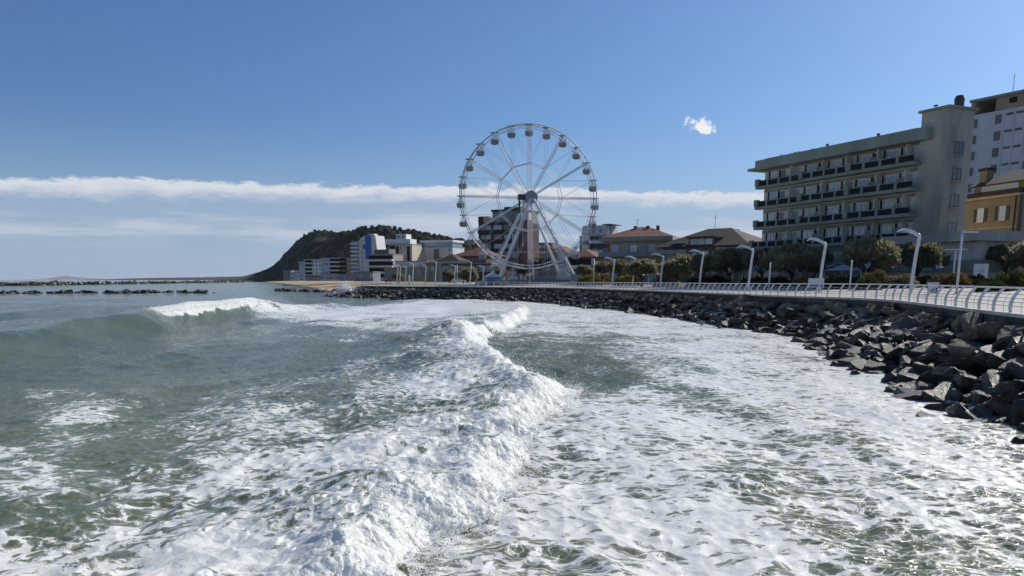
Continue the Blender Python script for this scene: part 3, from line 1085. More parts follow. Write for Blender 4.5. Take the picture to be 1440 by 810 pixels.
def plain_pole(px_, Y, ty, label, name='pole', knob=True):
    x, gz_ = ground_z(px_, Y)
    hgt = at(px_, ty, Y).z - gz_
    b = MB()
    b.tube([(0, 0, 0), (0, 0, hgt)], [.09, .07], 8)
    if knob:
        b.lathe([(.07, 0), (.14, .05), (.16, .18), (.12, .32), (.04, .36)], 8, (0, 0, hgt - .05))
    b.lathe([(.2, 0), (.2, .05), (.11, .07)], 8)
    o = b.build(name, M['white'], None, (x, Y, gz_), True)
    tag(o, label, 'pole')


plain_pole(1196, 80, 366, 'short white pole under the near tamarisk trees', 'white_pole', False)
plain_pole(1082, 92, 369, 'thin white pole in front of the trees left of the hotel awnings', 'white_pole', False)
plain_pole(835, 150, 366, 'thin white pole with knob between ferris wheel and yellow shrub', 'white_pole')
plain_pole(643, 208, 374, 'thin white flag pole left of the dark tree by the wheel', 'white_pole')
plain_pole(745, 186, 386, 'thin white post in front of the ferris wheel\'s middle', 'white_pole')

# ================================================================ ferris wheel
WY = 198.0
WYAW = R(15)
wc = at(744.5, 277, WY)
wtop, wbot = at(744.5, 176, WY).z, at(744.5, 377, WY).z
WR = (wtop - wbot) / 2 * 1.01
WZ = (wtop + wbot) / 2
WG = 3.35
wheel = thing('ferris_wheel', 'big white ferris wheel with open gondolas standing on the promenade', 'ferris wheel', (wc.x, WY, WG), -0.0)
wheel.rotation_euler = (0, 0, WYAW)     # axle tipped towards the viewer's right
HZ = WZ - WG
M['wheel'] = mat('wheel_white_steel', (0.70, 0.71, 0.72), 0.4, 0.10, 2)
M['tub'] = mat('gondola_tub_grey', (0.24, 0.24, 0.235), 0.5, 0.1, 2)
M['clear'] = mat('gondola_screen', (0.55, 0.6, 0.66), 0.15, 0.1, 2)
hw = 1.05                               # half the width between the two rims


def wp(r_, a, y=0.0):
    return (r_ * math.cos(a), y, HZ + r_ * math.sin(a))


ring = [i * 2 * math.pi / 96 for i in range(96)]
for side in (-1, 1):
    b = MB()
    b.tube([wp(WR, a, side * hw) for a in ring], .15, 6, True)
    b.tube([wp(WR - .8, a, side * hw * .85) for a in ring], .06, 5, True)
    for k in range(24):
        a = (k + .5) * 2 * math.pi / 24
        b.tube([wp(WR, a, side * hw), wp(WR - .8, a + .03, side * hw * .85)], .05, 4)
    b.build('rim', M['wheel'], wheel, smooth=True)
for k in range(12):
    a = k * math.pi / 6 + R(0.5)
    b = MB()
    for side in (-1, 1):
        for e in (-1, 1):
            q0 = Vector(wp(1.2, a, side * 1.3)); q1 = Vector(wp(WR - .2, a, side * hw * .9))
            tn = Vector((-math.sin(a), 0, math.cos(a)))
            b.tube([q0 + tn * e * .16, q1 + tn * e * .16], .065, 5)
    n = 14
    for j in range(n):
        rr = 1.5 + (WR - 2) * j / n
        tn = Vector((-math.sin(a), 0, math.cos(a))) * .16
        sy = -hw * 1.0
        b.tube([Vector(wp(rr, a, sy)) - tn, Vector(wp(rr, a, sy)) + tn], .05, 4)
    b.build('spoke', M['wheel'], wheel)
IR = WR * .475
for side in (-1, 1):
    b = MB()
    for k in range(12):
        a0, a1 = k * math.pi / 6 + R(.5), (k + 1) * math.pi / 6 + R(.5)
        b.tube([wp(IR, a0, side * 1.05), wp(IR, a1, side * 1.05)], .09, 5)
    b.build('inner_ring', M['wheel'], wheel)
for k in range(12):
    am = (k + .5) * math.pi / 6 + R(.5)
    b = MB()
    for kk in (k, k + 1):
        a0 = kk * math.pi / 6 + R(.5)
        for side in (-1, 1):
            b.tube([wp(WR - .2, am, side * hw), wp(IR, a0, side * 1.05)], .035, 4)
    b.build('cable', M['wheel'], wheel)
# hub
b = MB()
prof = [(.0, -2.2), (1.45, -2.2), (1.58, -2.1), (1.58, -1.25), (.75, -1.2), (.75, 1.2), (1.2, 1.25), (1.2, 1.8), (0, 1.8)]
v, f = [], []
n = 20
for r_, y in prof:
    for k in range(n):
        v.append((r_ * math.cos(2 * math.pi * k / n), y, HZ + r_ * math.sin(2 * math.pi * k / n)))
for i in range(len(prof) - 1):
    for k in range(n):
        f.append((i * n + k, i * n + (k + 1) % n, i * n + n + (k + 1) % n, i * n + n + k))
b.add(v, f)
M['hub'] = mat('hub_blue_grey', (0.26, 0.29, 0.33), .4, .1, 2)
b.build('hub', M['hub'], wheel, smooth=False)
b = MB()
b.box(-3.2, -1.5, -1.9, -.4, HZ - .7, HZ + .6)
b.box(-3.3, -2.9, -2.0, -1.6, HZ - 4.0, HZ + .5)
b.build('motor_housing', M['dark'], wheel)

# gondolas
def gondola_meshes():
    parts = []
    b = MB()
    b.lathe([(.55, -2.75), (.92, -2.6), (1.02, -2.3), (1.02, -1.72), (1.0, -1.7)], 14)
    parts.append(('tub', b.mesh('tub', M['tub'], False)))
    b = MB()
    b.tube([(1.02 * math.cos(k * math.pi / 8), 1.02 * math.sin(k * math.pi / 8), -1.68) for k in range(16)], .06, 5, True)
    for k in range(8):
        a = k * math.pi / 4 + .2
        b.tube([(1.0 * math.cos(a), 1.0 * math.sin(a), -1.7), (1.0 * math.cos(a), 1.0 * math.sin(a), -.75)], .028, 4)
    b.tube([(1.0 * math.cos(k * math.pi / 8), 1.0 * math.sin(k * math.pi / 8), -.75) for k in range(16)], .03, 4, True)
    for a in (.6, 2.2, 3.6, 5.2):
        b.box(.62 * math.cos(a) - .17, .62 * math.cos(a) + .17, .62 * math.sin(a) - .15, .62 * math.sin(a) + .15, -1.75, -1.15)
    parts.append(('guard_frame', b.mesh('guard_frame', M['clear'])))
    b = MB()
    b.tube([(0, 0, -2.5), (0, 0, -.05)], .085, 6)
    b.tube([(0, -1.35, 0), (0, 1.35, 0)], .09, 6)
    b.tube([(-.5, 0, -.75), (0, 0, -.15), (.5, 0, -.75)], .05, 4)
    parts.append(('hanger', b.mesh('hanger', M['wheel'])))
    b = MB()
    b.lathe([(1.05, .0), (1.08, .07), (.5, .17), (.1, .2)], 14)
    parts.append(('canopy', b.mesh('canopy', M['tub'], False)))
    return parts


GM = gondola_meshes()
for k in range(24):
    a = k * math.pi / 12 + R(.5)
    g = bpy.data.objects.new('gondola', None)
    COL.objects.link(g)
    g.parent = wheel
    g.empty_display_size = .2
    g.location = wp(WR - .02, a)
    for nm, me in GM:
        link(nm, me, g)

# legs: an A-frame on each side of the wheel, plus diagonal stays
def leg(x1, y1, z1, x0, y0, r_=.34, lad=False):
    b = MB()
    p1, p0 = Vector((x1, y1, z1)), Vector((x0, y0, 0))
    b.tube([p1, p0], [r_ * .85, r_], 8)
    if lad:
        n = 22
        off = Vector((.55, -.35, 0))
        b.tube([p1 * .93 + p0 * .07 + off, p0 * .98 + p1 * .02 + off], .07, 4)
        for j in range(1, n):
            q = p1 + (p0 - p1) * (j / n)
            b.tube([q, q + off], .05, 4)
    b.build('leg', M['wheel'], wheel)


leg(-.35, -2.3, HZ - .3, -9.6, -4.6, .36, True)
leg(.35, -2.3, HZ - .3, 11.6, -4.6, .38, True)
leg(-.35, 2.1, HZ - .3, -9.6, 5.2, .36)
leg(.35, 2.1, HZ - .3, 11.0, 5.2, .36)
leg(.05, -2.2, HZ - 1.0, .05, -3.4, .13)
b = MB()
for y, xa in ((-2.3, 0), (2.1, 0)):
    for t0 in (.36, .62):
        xl, xr = -.35 - 9.25 * t0, .35 + 11 * t0
        yy = y + (-4.6 - y if y < 0 else 5.2 - y) * t0
        b.tube([(xl, yy, (HZ - .3) * (1 - t0)), (xr, yy, (HZ - .3) * (1 - t0))], .05, 4)
b.build('stay_cable', M['wheel'], wheel)

# platform, steps, machinery at the foot
b = MB()
b.box(-11.5, 12.5, -6.0, 6.2, 0, .45)
b.box(-8.5, 9.5, -4.2, 4.4, .45, .95)
b.build('platform', M['tub'], wheel)
b = MB()
for k in range(4):
    b.box(-1.8 , 1.8, -6.0 - .32 * k, -5.68 - .32 * k, 0, .42 - .1 * k)
b.build('steps', M['steel'], wheel)
for sx_ in (-1, 1):
    b = MB()
    x0 = 4.4 * sx_
    b.box(x0 - .9, x0 + .9, -1.6, 1.6, .95, 1.7)
    b.tube([(x0 - .5, -1.3, 1.7), (x0 + .2 * sx_, -1.2, 2.7)], .22, 6)
    b.tube([(x0 + .5, 1.3, 1.7), (x0 + .2 * sx_, 1.2, 2.7)], .22, 6)
    b.lathe([(.5, 0), (.5, .35), (.2, .4)], 10, (x0, 0, 2.2))
    b.build('drive_unit', M['steel'], wheel)
b = MB()
for (x0, x1) in ((-8.5, -2.2), (2.2, 9.5)):
    n = 14
    for zz in (1.35, 1.95):
        b.tube([(x0, -4.1, zz), (x1, -4.1, zz)], .04, 4)
    for j in range(n + 1):
        xx = x0 + (x1 - x0) * j / n
        b.tube([(xx, -4.1, .95), (xx, -4.1, 1.95)], .03, 4)
b.build('barrier', M['wheel'], wheel)
b = MB()
b.box(1.0, 5.2, -4.0, -2.2, .96, 3.1)
b.box(.8, 5.4, -4.2, -2.0, 3.1, 3.25)
M['bluegrey'] = mat('blue_grey_panel', (0.20, 0.23, 0.29), .5, .15, 1.5)
cb = b.build('control_booth', M['bluegrey'], wheel)
b = MB()
for k in range(3):
    b.box(1.3 + 1.3 * k, 2.3 + 1.3 * k, -4.03, -4.012, 1.9, 2.8)
b.build('pane', mat_glass('booth_glass'), cb)
# ballast blocks under the legs
for x0 in (-9.6, 11.2):
    for y0 in (-4.8, 5.2):
        b = MB()
        b.box(x0 - 1.2, x0 + 1.2, y0 - 1.1, y0 + 1.1, .45, 1.5)
        b.build('ballast_block', M['steel'], wheel)
b = MB()
for (x0, z0, w, h_) in ((6.5, .95, 1.4, 1.9), (8.0, 1.2, 1.3, 2.6), (9.2, .9, 1.5, 1.6), (7.2, 2.6, .9, 1.4), (8.9, 3.0, .8, .9)):
    b.box(x0, x0 + w, -3.4, -2.2, z0, z0 + h_)
for k in range(5):
    b.tube([(6.2 + k * .9, -3.6, .9), (7.4 + k * .8, -3.5, 4.6 - .3 * k)], .09, 5)
b.build('loading_stage', M['wheel'], wheel)

# things standing round the foot of the wheel
def box_thing(name, label, cat, px_, Y, w, d_, h_, material, top=None, rz=0, roof=None):
    x, g_ = ground_z(px_, Y)
    root = thing(name, label, cat, (x, Y, g_), rz)
    b = MB()
    b.box(-w / 2, w / 2, -d_ / 2, d_ / 2, 0, h_)
    b.build('body', material, root)
    b = MB()
    if roof == 'gable':
        b.extrude_y([(-w / 2 - .1, h_), (w / 2 + .1, h_), (0, h_ + w * .3)], -d_ / 2 - .1, d_ / 2 + .1)
    else:
        b.box(-w / 2 - .08, w / 2 + .08, -d_ / 2 - .08, d_ / 2 + .08, h_ + .002, h_ + .1)
    b.build('roof', top or material, root)
    return root


M['tarp'] = mat('blue_tarpaulin', (0.16, 0.24, 0.42), .45, .25, 1.2, .5, 3)
M['cream'] = mat('cream_panel', (0.5, 0.47, 0.38), .6, .15, 1)
box_thing('ticket_booth', 'pale blue covered booth at the left foot of the ferris wheel', 'booth', 693, 190, 3.6, 2.4, 1.9, M['tarp'], M['clear'], .3, 'gable')
box_thing('stone_planter', 'cream planter box left of the blue booth', 'planter', 676, 187, 2.6, 1.2, 1.0, M['cream'])
box_thing('stone_planter', 'cream planter box between the blue booth and the wheel platform', 'planter', 707, 187, 2.6, 1.2, 1.1, M['cream'])
box_thing('equipment_cabinet', 'pale cabinet beside the wheel\'s right front leg', 'cabinet', 810, 186, 2.6, 1.5, 2.2, M['cream'])

# ================================================================ buildings
M['glass'] = mat_glass('window_glass')
M['glass2'] = mat_glass('pale_sky_curtain_glass', (0.24, 0.28, 0.33), .12)  # reflected sky worked into the pale pane colour, over curtains
M['frame'] = mat('window_frame_white', (0.55, 0.55, 0.53), .5, .1, 3)
M['concrete'] = mat('hotel_green_grey_concrete', (0.29, 0.31, 0.255), .85, .22, .25, .2, 3, stretch=(1, 1, .35))
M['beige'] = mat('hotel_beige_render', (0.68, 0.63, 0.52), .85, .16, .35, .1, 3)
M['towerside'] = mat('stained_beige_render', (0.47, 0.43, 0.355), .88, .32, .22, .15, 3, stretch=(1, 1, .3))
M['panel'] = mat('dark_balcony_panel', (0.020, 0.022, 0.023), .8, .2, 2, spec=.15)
M['ochre'] = mat('ochre_render', (0.265, 0.19, 0.108), .85, .2, .3, .1, 3)
M['ochre2'] = mat('pale_ochre_trim', (0.45, 0.34, 0.19), .85, .15, .6)
M['shutter'] = mat('dark_brown_shutter', (0.045, 0.032, 0.024), .6, .2, 3)
M['greywhite'] = mat('grey_white_render', (0.55, 0.56, 0.58), .8, .1, .25, .05, 3)
M['brown'] = mat('brown_louvre', (0.16, 0.145, 0.13), .7, .2, 3)
M['darkroof'] = mat('dark_roof_tile', (0.042, 0.027, 0.023), .85, .3, 1.0, .5, 5)
M['tile'] = mat('terracotta_tile', (0.17, 0.062, 0.035), .85, .3, 1.0, .5, 5)
M['brick'] = mat('dark_red_brick', (0.075, 0.038, 0.036), .85, .25, .8, .3, 8)
M['redpanel'] = mat('red_panel', (0.21, 0.088, 0.08), .7, .12, .4)
M['greyplaster'] = mat('grey_plaster', (0.27, 0.265, 0.25), .85, .15, .3)
M['tan'] = mat('tan_render', (0.36, 0.285, 0.185), .85, .18, .3)
M['brownwall'] = mat('brown_render', (0.13, 0.095, 0.072), .85, .2, .4)
M['offwhite'] = mat('off_white_render', (0.68, 0.68, 0.67), .8, .1, .25)
M['blueglass'] = mat_glass('blue_glass', (0.04, 0.09, 0.2), .1)
M['bluepaint'] = mat('bright_blue_cladding', (0.02, 0.13, 0.42), .5, .1, .5)
M['awning'] = mat('white_awning', (0.6, 0.6, 0.6), .7, .1, 2)
WCACHE = {}


def win_mesh(w, h_, fr, nm='window'):
    k = (round(w, 2), round(h_, 2), fr.name, nm)
    if k not in WCACHE:
        b = MB()
        t = .07
        b.box(0, t, -.06, .03, 0, h_); b.box(w - t, w, -.06, .03, 0, h_)
        b.box(t, w - t, -.06, .03, h_ - t, h_); b.box(t, w - t, -.06, .03, 0, t)
        if w > 1.0:
            b.box(w / 2 - .03, w / 2 + .03, -.05, .03, t, h_ - t)
        p = MB()
        p.box(t, w - t, -.012, .02, t, h_ - t)
        WCACHE[k] = (b.mesh('window', fr), p)
    return WCACHE[k]


PCACHE = {}


def window(root, x, z, w, h_, y=0.0, fr=None, gl=None, sill=False, shut=None, rot=0):
    fr = fr or M['frame']
    gl = gl or M['glass']
    me, p = win_mesh(w, h_, fr)
    k = (round(w, 2), round(h_, 2), gl.name)
    if k not in PCACHE:
        PCACHE[k] = p.mesh('pane', gl)
    o = link('window', me, root, (x, y - .01, z), rot)
    link('pane', PCACHE[k], o)
    if sill:
        kk = ('sill', round(w, 2))
        if kk not in PCACHE:
            b = MB(); b.box(-.1, w + .1, -.16, .02, -.12, -.003)
            PCACHE[kk] = b.mesh('sill', M['ochre2'])
        link('sill', PCACHE[kk], o)
    if shut:
        kk = ('shutter', round(w, 2), round(h_, 2))
        if kk not in PCACHE:
            b = MB(); b.box(0, w * .52, -.06, 0, 0, h_)
            for q in range(8):
                b.box(.05, w * .52 - .05, -.075, -.06, h_ * (q + .2) / 8, h_ * (q + .8) / 8)
            PCACHE[kk] = b.mesh('shutter', shut)
        link('shutter', PCACHE[kk], o, (-w * .54, -.002, 0))
        link('shutter', PCACHE[kk], o, (w * 1.02, -.002, 0))
    return o


class Bld:
    """a building whose front runs from column pxL at distance YL to column pxR at distance YR;
    local x along the front (left to right), local y into the building, z up from the ground"""
    def __init__(s, name, label, pxL, YL, pxR, YR, g=3.6, cat='building', zref=8):
        a = Vector((xat(pxL, YL, zref), YL, g)); b_ = Vector((xat(pxR, YR, zref), YR, g))
        s.a, s.g = a, g
        s.W = (b_ - a).length
        s.rz = math.atan2(b_.y - a.y, b_.x - a.x)
        s.root = thing(name, label, cat, a, s.rz)

    def part(s, name, material, *boxes, parent=None):
        b = MB()
        for q in boxes:
            b.box(*q)
        return b.build(name, material, parent or s.root)

    def win(s, *a, **k):
        return window(s.root, *a, **k)

    def hip(s, name, material, x0, x1, y0, y1, z, hgt, ridge=.97, parent=None):
        b = MB()
        rx = min((x1 - x0), (y1 - y0)) / 2 * ridge
        cy_ = (y0 + y1) / 2
        if x1 - x0 >= y1 - y0:
            r0, r1 = (x0 + rx, cy_), (x1 - rx, cy_)
        else:
            cx_ = (x0 + x1) / 2
            r0, r1 = (cx_, y0 + rx), (cx_, y1 - rx)
        if (Vector(r0) - Vector(r1)).length < .02:
            r1 = (r0[0] + .02, r0[1] + .02)
        v = [(x0, y0, z), (x1, y0, z), (x1, y1, z), (x0, y1, z), (*r0, z + hgt), (*r1, z + hgt)]
        if x1 - x0 >= y1 - y0:
            f = [(0, 1, 5, 4), (1, 2, 5), (2, 3, 4, 5), (3, 0, 4), (3, 2, 1, 0)]
        else:
            f = [(0, 1, 4), (1, 2, 5, 4), (2, 3, 5), (3, 0, 4, 5), (3, 2, 1, 0)]
        b.add(v, f)
        return b.build(name, material, parent or s.root)


# ---------------- the seafront hotel
def hotel():
    zr = 24.0
    def solve(px_, py_):
        lo, hi = 40.0, 300.0
        for _ in range(50):
            m_ = (lo + hi) / 2
            if at(px_, py_, m_).z < zr: lo = m_
            else: hi = m_
        return lo
    YL, YR = solve(1077, 227), solve(1294, 184)
    B = Bld('seafront_hotel', 'six storey greenish concrete hotel with long rows of dark panelled balconies', 1077, YL, 1294, YR, 3.6, 'hotel', zr)
    L, g = B.W, 3.6
    H = zr - g
    # near end carries on to the stair tower
    f = H / 20.4
    ch = 1.5
    pitch, z0 = 3.36, 7.0          # lowest balcony floor above ground
    nfl = 4
    D = 6.0
    XT = L + 0.5                   # tower starts
    TW = 3.9
    B.part('wall', M['beige'], (0, XT, 0, D, 0, H - .3))
    B.part('cornice', M['concrete'], (-.4, XT + 1.9, -1.9, D, H - ch + .4, H), (-2.2, XT + 1.9, -1.95, D, H - ch, H - ch + .4), (.8, XT, -1.0, D - 1, H, H + .25))
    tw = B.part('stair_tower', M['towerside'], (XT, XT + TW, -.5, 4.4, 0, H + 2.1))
    B.part('tower_roof', M['concrete'], (XT - .35, XT + TW + .3, -.85, 4.4 + .3, H + 2.103, H + 2.4), parent=tw)
    c = MB(); c.lathe([(.55, 0), (.6, .9), (.62, 1.3), (.45, 1.7), (.1, 1.8)], 10, (XT + 2.6, 3.0, H + 2.4))
    c.build('vent', M['dark'], tw)
    c = MB(); c.tube([(XT + .8, 1, H + 2.4), (XT + .8, 1, H + 3.1)], .04, 4); c.box(XT + .5, XT + 1.0, .9, 1.1, H + 2.95, H + 3.15)
    c.build('antenna', M['dark'], tw)
    # tower's end windows, on the face towards the viewer
    for k, zt in enumerate((H - 3.4, H - 6.75, H - 10.1, H - 13.6)):
        o = window(B.root, XT + TW, zt, 1.6, 1.5, 3.6, M['brown'], M['glass'], False)
        o.location = (XT + TW + .01, 1.2, zt)
        o.rotation_euler = (0, 0, math.pi / 2)
        c = MB(); c.box(XT + TW + .002, XT + TW + .3, 1.0, 3.0, zt - .3, zt - .1)
        c.build('sill', M['towerside'], B.root)
    bays = [0.0]
    rg = random.Random(5)
    for fl in range(nfl + 1):
        zf = z0 + fl * pitch - pitch * 0
        if fl > nfl - 1:
            break
    floors = [H - ch - 2.75 - 3.36 * k for k in range(4)]      # balcony floor levels, top first
    groups = [(-.8, .325 * L, 1.25), (.325 * L, .655 * L, 1.7), (.655 * L, XT + .6, 2.1)]
    for fi, zf in enumerate(floors):
        lowest = fi == 3
        # slab, grouped in three steps
        for gi, (xa, xb, pr) in enumerate(groups):
            if lowest:
                pr = 2.0
            B.part('balcony_slab', M['concrete'], (xa + .003, xb, -pr, -.003, zf - .3, zf), )
            n = 4 if not lowest else 5
            w = (xb - xa) / n
            for q in range(n):
                x0_ = xa + q * w
                # posts with a dark infill between
                ps = MB()
                ps.box(x0_ + .04, x0_ + w * .17, -pr - .05, -pr + .35, zf, zf + 1.08)
                ps.box(x0_ + w * .17, x0_ + w, -pr, -pr + .12, zf, zf + .14)
                ps.box(x0_ + w * .17, x0_ + w, -pr, -pr + .12, zf + .93, zf + 1.05)
                if q == 0:
                    ps.box(x0_ + .06, x0_ + .9, -pr - .25, -pr + .35, zf + .2, zf + 1.25)
                pk = ps.build('parapet', M['concrete'], B.root)
                c = MB(); c.box(x0_ + w * .17 + .002, x0_ + w * .985, -pr + .03, -pr + .09, zf + .142, zf + .928)
                c.build('panel', M['panel'], pk)
        # doors and windows behind
        xs = [.045, .125, .215, .32, .415, .48, .575, .665, .76, .825, .92]
        for q, u in enumerate(xs):
            xw = u * L
            ww = [1.5, 1.1, 1.9, 2.0, .75, 2.0, 1.9, 2.0, .75, 2.0, 1.8][q]
            B.win(xw, zf + .02, ww, 2.25, fr=M['frame'] if q not in (1, 4, 8) else M['dark'], gl=M['glass2'] if q not in (1, 4, 8) else M['glass'])
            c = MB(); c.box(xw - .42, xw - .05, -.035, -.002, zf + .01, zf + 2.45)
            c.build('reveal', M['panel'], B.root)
            if q in (0, 3, 7, 9) and rg.random() < .85:
                c = MB(); c.box(xw + ww + .5, xw + ww + 1.5, -.55, -.02, zf + .15, zf + 1.75 - .5 * (q == 0))
                c.build('cabinet', M['greyplaster'], B.root)
            if q < len(xs) - 1 and q % 2 == 1:
                c = MB(); c.box(xw + ww + 2.0, xw + ww + 2.12, -1.0, -.004, zf, zf + 2.7)
                c.build('divider', M['beige'], B.root)
        # lintel beam under the slab above
        B.part('beam', M['concrete'], (0, XT, -.06, -.004, zf + 2.46, zf + 2.9))
    # roof planting
    c = MB()
    for k in range(40):
        x_ = 1.5 + rg.random() * 8
        hgt = .35 + rg.random() * .6
        a = rg.uniform(-.4, .4)
        c.add([(x_ - .25, 2, H + .24), (x_ + .25, 2.1, H + .24), (x_ + a, 2.2, H + .24 + hgt)], [(0, 1, 2)])
        c.add([(x_, 1.7, H + .24), (x_ + .1, 2.4, H + .24), (x_ + a, 2.0 + a, H + .24 + hgt)], [(0, 1, 2)])
    c.build('roof_planting', M['leafdark'], B.root)
    for u in (.42, .74):
        c = MB(); c.lathe([(.15, 0), (.15, .5), (.28, .55), (.2, .75)], 8, (u * L, 1, H + .25))
        c.build('vent', M['dark'], B.root)
    # lower floors: mezzanine, ground floor, canopies
    zl = floors[3]
    B.part('lower_beam', M['concrete'], (-.4, XT, -.5, -.004, zl - 1.0, zl - .31))
    for q in range(7):
        B.win(1.2 + q * (L - 3) / 7, zl - 3.4, 2.6, 1.9, fr=M['frame'], gl=M['glass2'])
    B.part('band', M['greywhite'], (0, XT - 1, -.25, -.004, zl - 4.6, zl - 3.5))
    for q in range(8):
        B.win(.8 + q * (L - 2) / 8, .1, 3.4, 2.6, fr=M['dark'], gl=M['glass'])
    B.part('canopy', M['greyplaster'], (.1 * L, .98 * L, -3.2, -.26, 3.0, 3.3))
    for q in range(3):
        c = MB()
        x0_ = .18 * L + q * .27 * L
        c.extrude_y([(x0_, 2.0), (x0_ + .22 * L, 2.0), (x0_ + .22 * L, 2.1), (x0_, 2.1)], -7.0, -6.9)
        c.add([(x0_, -7, 2.1), (x0_ + .22 * L, -7, 2.1), (x0_ + .22 * L, -3.25, 3.0), (x0_, -3.25, 3.0), (x0_, -7, 2.0), (x0_ + .22 * L, -7, 2.0), (x0_ + .22 * L, -3.25, 2.9), (x0_, -3.25, 2.9)],
              [(0, 1, 2, 3), (7, 6, 5, 4), (0, 4, 5, 1), (1, 5, 6, 2), (3, 2, 6, 7), (0, 3, 7, 4)])
        c.build('awning', M['awning'], B.root)
        for e in (0, .11, .22):
            c = MB(); c.tube([(x0_ + e * L, -6.95, 0), (x0_ + e * L, -6.95, 2.0)], .06, 5)
            c.build('awning_post', M['white'], B.root)
    # low annex past the tower, facing the viewer
    xa, xb = XT + TW + .003, XT + TW + 7.0
    B.part('annex_wall', M['beige'], (xa, xb - 1.2, .6, 5.0, 0, zl + .4))
    B.part('annex_slab', M['towerside'], (XT - 3, xb, -2.6, 5.6, zl - .55, zl + .5), (xa, xb, -2.7, 5.7, zl + .503, zl + .7))
    B.part('annex_lower_slab', M['concrete'], (XT - 3, xb - .2, -1.6, 5.3, zl - 4.2, zl - 2.9))
    B.part('annex_lower_wall', M['beige'], (XT - 3, xb - 1.0, -.6, .55, 0, zl - .56))
    for (y_, z_, w_, h_) in ((1.4, zl - 1.9, 1.6, .7), (1.3, .9 + 1.9, 1.6, .8), (3.6, .8, .9, 2.2)):
        o = window(B.root, 0, 0, w_, h_, 0, M['shutter'], M['glass'])
        o.location = (xb - 1.2 + .012, y_, z_)
        o.rotation_euler = (0, 0, math.pi / 2)
    return B


M['leafdark'] = mat_leaf('dark_leaf', (0.02, 0.03, 0.015, 1), (0.05, 0.06, 0.03, 1), .2)
HOT = hotel()


# ---------------- ochre house with shutters
def ochre():
    B = Bld('ochre_house', 'ochre three storey house with dark shutters and dark tiled roof', 1352, 121, 1432, 111, 3.6, 'house', 14)
    W = B.W
    H = at(1357, 281, 120).z - 3.6
    B.part('wall', M['ochre'], (0, W, 0, 9, 0, H))
    B.part('side_wing', M['greyplaster'], (W + .003, W + 8, .6, 9.5, 0, H - .2))
    B.part('cornice', M['ochre2'], (-.35, W + .35, -.35, 9.3, H - .25, H + .12))
    B.part('eaves', M['darkroof'], (-.6, W + .6, -.6, 9.6, H + .123, H + .75))
    B.part('attic_wall', M['ochre'], (.8, W - .4, 1.2, 8, H + .753, H + 1.9))
    B.hip('roof', M['darkroof'], -.1, W + .5, .5, 9.0, H + 1.9, 2.1)
    B.part('attic_window', M['glass2'], (2.2, W - 1.5, 1.12, 1.197, H + .95, H + 1.75))
    ck = B.part('chimney', M['ochre'], (.9, 2.2, 1.8, 3.0, H + 1.6, H + 4.2))
    B.part('chimney_cap', M['darkroof'], (.7, 2.4, 1.6, 3.2, H + 4.2, H + 4.6), parent=ck)
    B.part('string_course', M['ochre2'], (0, W, -.08, -.003, H - 4.6, H - 4.4))
    for fl in range(4):
        for q in range(2):
            xw = W * (.30 + q * .38)
            B.win(xw, H - 3.5 - fl * 3.9, 1.2, 2.0, fr=M['offwhite'], gl=M['glass2'], sill=True, shut=M['shutter'])
    c = MB(); c.tube([(W - .5, -.12, 0), (W - .5, -.12, H - .3)], .09, 6)
    c.build('downpipe', M['shutter'], B.root)
    for fl in range(3):
        for q in range(2):
            o = B.win(W + 2 + q * 3, H - 3.6 - fl * 3.9, 1.2, 2.2, .6, M['offwhite'], M['glass'])
    return B


ochre()


# ---------------- tall grey-white block behind
def block():
    B = Bld('grey_apartment_tower', 'tall pale grey apartment block with open roof loggia behind the hotel', 1366, 168, 1446, 158, 3.6, 'building', 40)
    W = B.W + 6
    H = at(1367, 141, 168).z - 3.6
    B.part('wall', M['greywhite'], (0, W, 0, 14, 0, H - 3.4))
    B.part('loggia_floor', M['greywhite'], (-.15, W + .1, -.15, 14, H - 3.397, H - 3.15))
    B.part('loggia_wall', M['tan'], (4.8, W, .5, 13, H - 3.147, H - .5), (-.1, .8, .1, 13, H - 3.147, H - .5), (0.8, 4.8, 11, 13, H - 3.147, H - 2.2))
    B.part('roof', M['greyplaster'], (-.3, W + .3, -.3, 14.2, H - .497, H))
    n = 9
    for fl in range(9):
        zt = H - 5.7 - fl * 3.25
        B.win(.35, zt, 1.35, 1.7, fr=M['greyplaster'], gl=M['brownpane'])
        for q, xq in enumerate((5.3, 11.6, 17.9)):
            if xq + 1.6 < W:
                B.win(xq, zt, 1.3, 1.8, fr=M['greyplaster'], gl=M['brownpane'])
        for q, xq in enumerate((7.4, 9.4, 13.7, 15.7)):
            if xq + 1.6 < W:
                B.win(xq, zt + 1.35, 1.4, .45, fr=M['dark'], gl=M['glass'])
    for xq in (7.0, 9.02, 11.1, 13.3, 15.32, 17.4):
        if xq < W:
            B.part('pilaster', M['greywhite'], (xq, xq + .18, -.16, -.003, 0, H - 3.4))
    for fl in range(5):
        B.part('balcony', M['tan'], (-1.7, -.003, .4, 3.2, H - 8.3 - fl * 3.25, H - 7.2 - fl * 3.25))
    for xq in (6.5, 10.3):
        c = MB(); c.tube([(xq, 3, H), (xq, 3, H + 4.2 - (xq > 9) * 2)], .05, 4)
        if xq > 9:
            c.tube([(xq - .7, 3, H + 1.1), (xq + .7, 3, H + 1.1)], .04, 4)
            c.tube([(xq + .7, 3, H + .8), (xq + .7, 3, H + 2)], .04, 4)
            c.tube([(xq - .7, 3, H + .8), (xq - .7, 3, H + 2)], .04, 4)
        c.build('antenna', M['dark'], B.root)
    B.part('roof_slot', M['panel'], (7.5, 9, .41, .497, H - 2.0, H - .9), (11, W - 1, .41, .497, H - 1.5, H - .9))


M['brownpane'] = mat('brown_roller_blind', (0.17, 0.155, 0.14), .7, .15, 3, stretch=(1, 1, 6))
block()


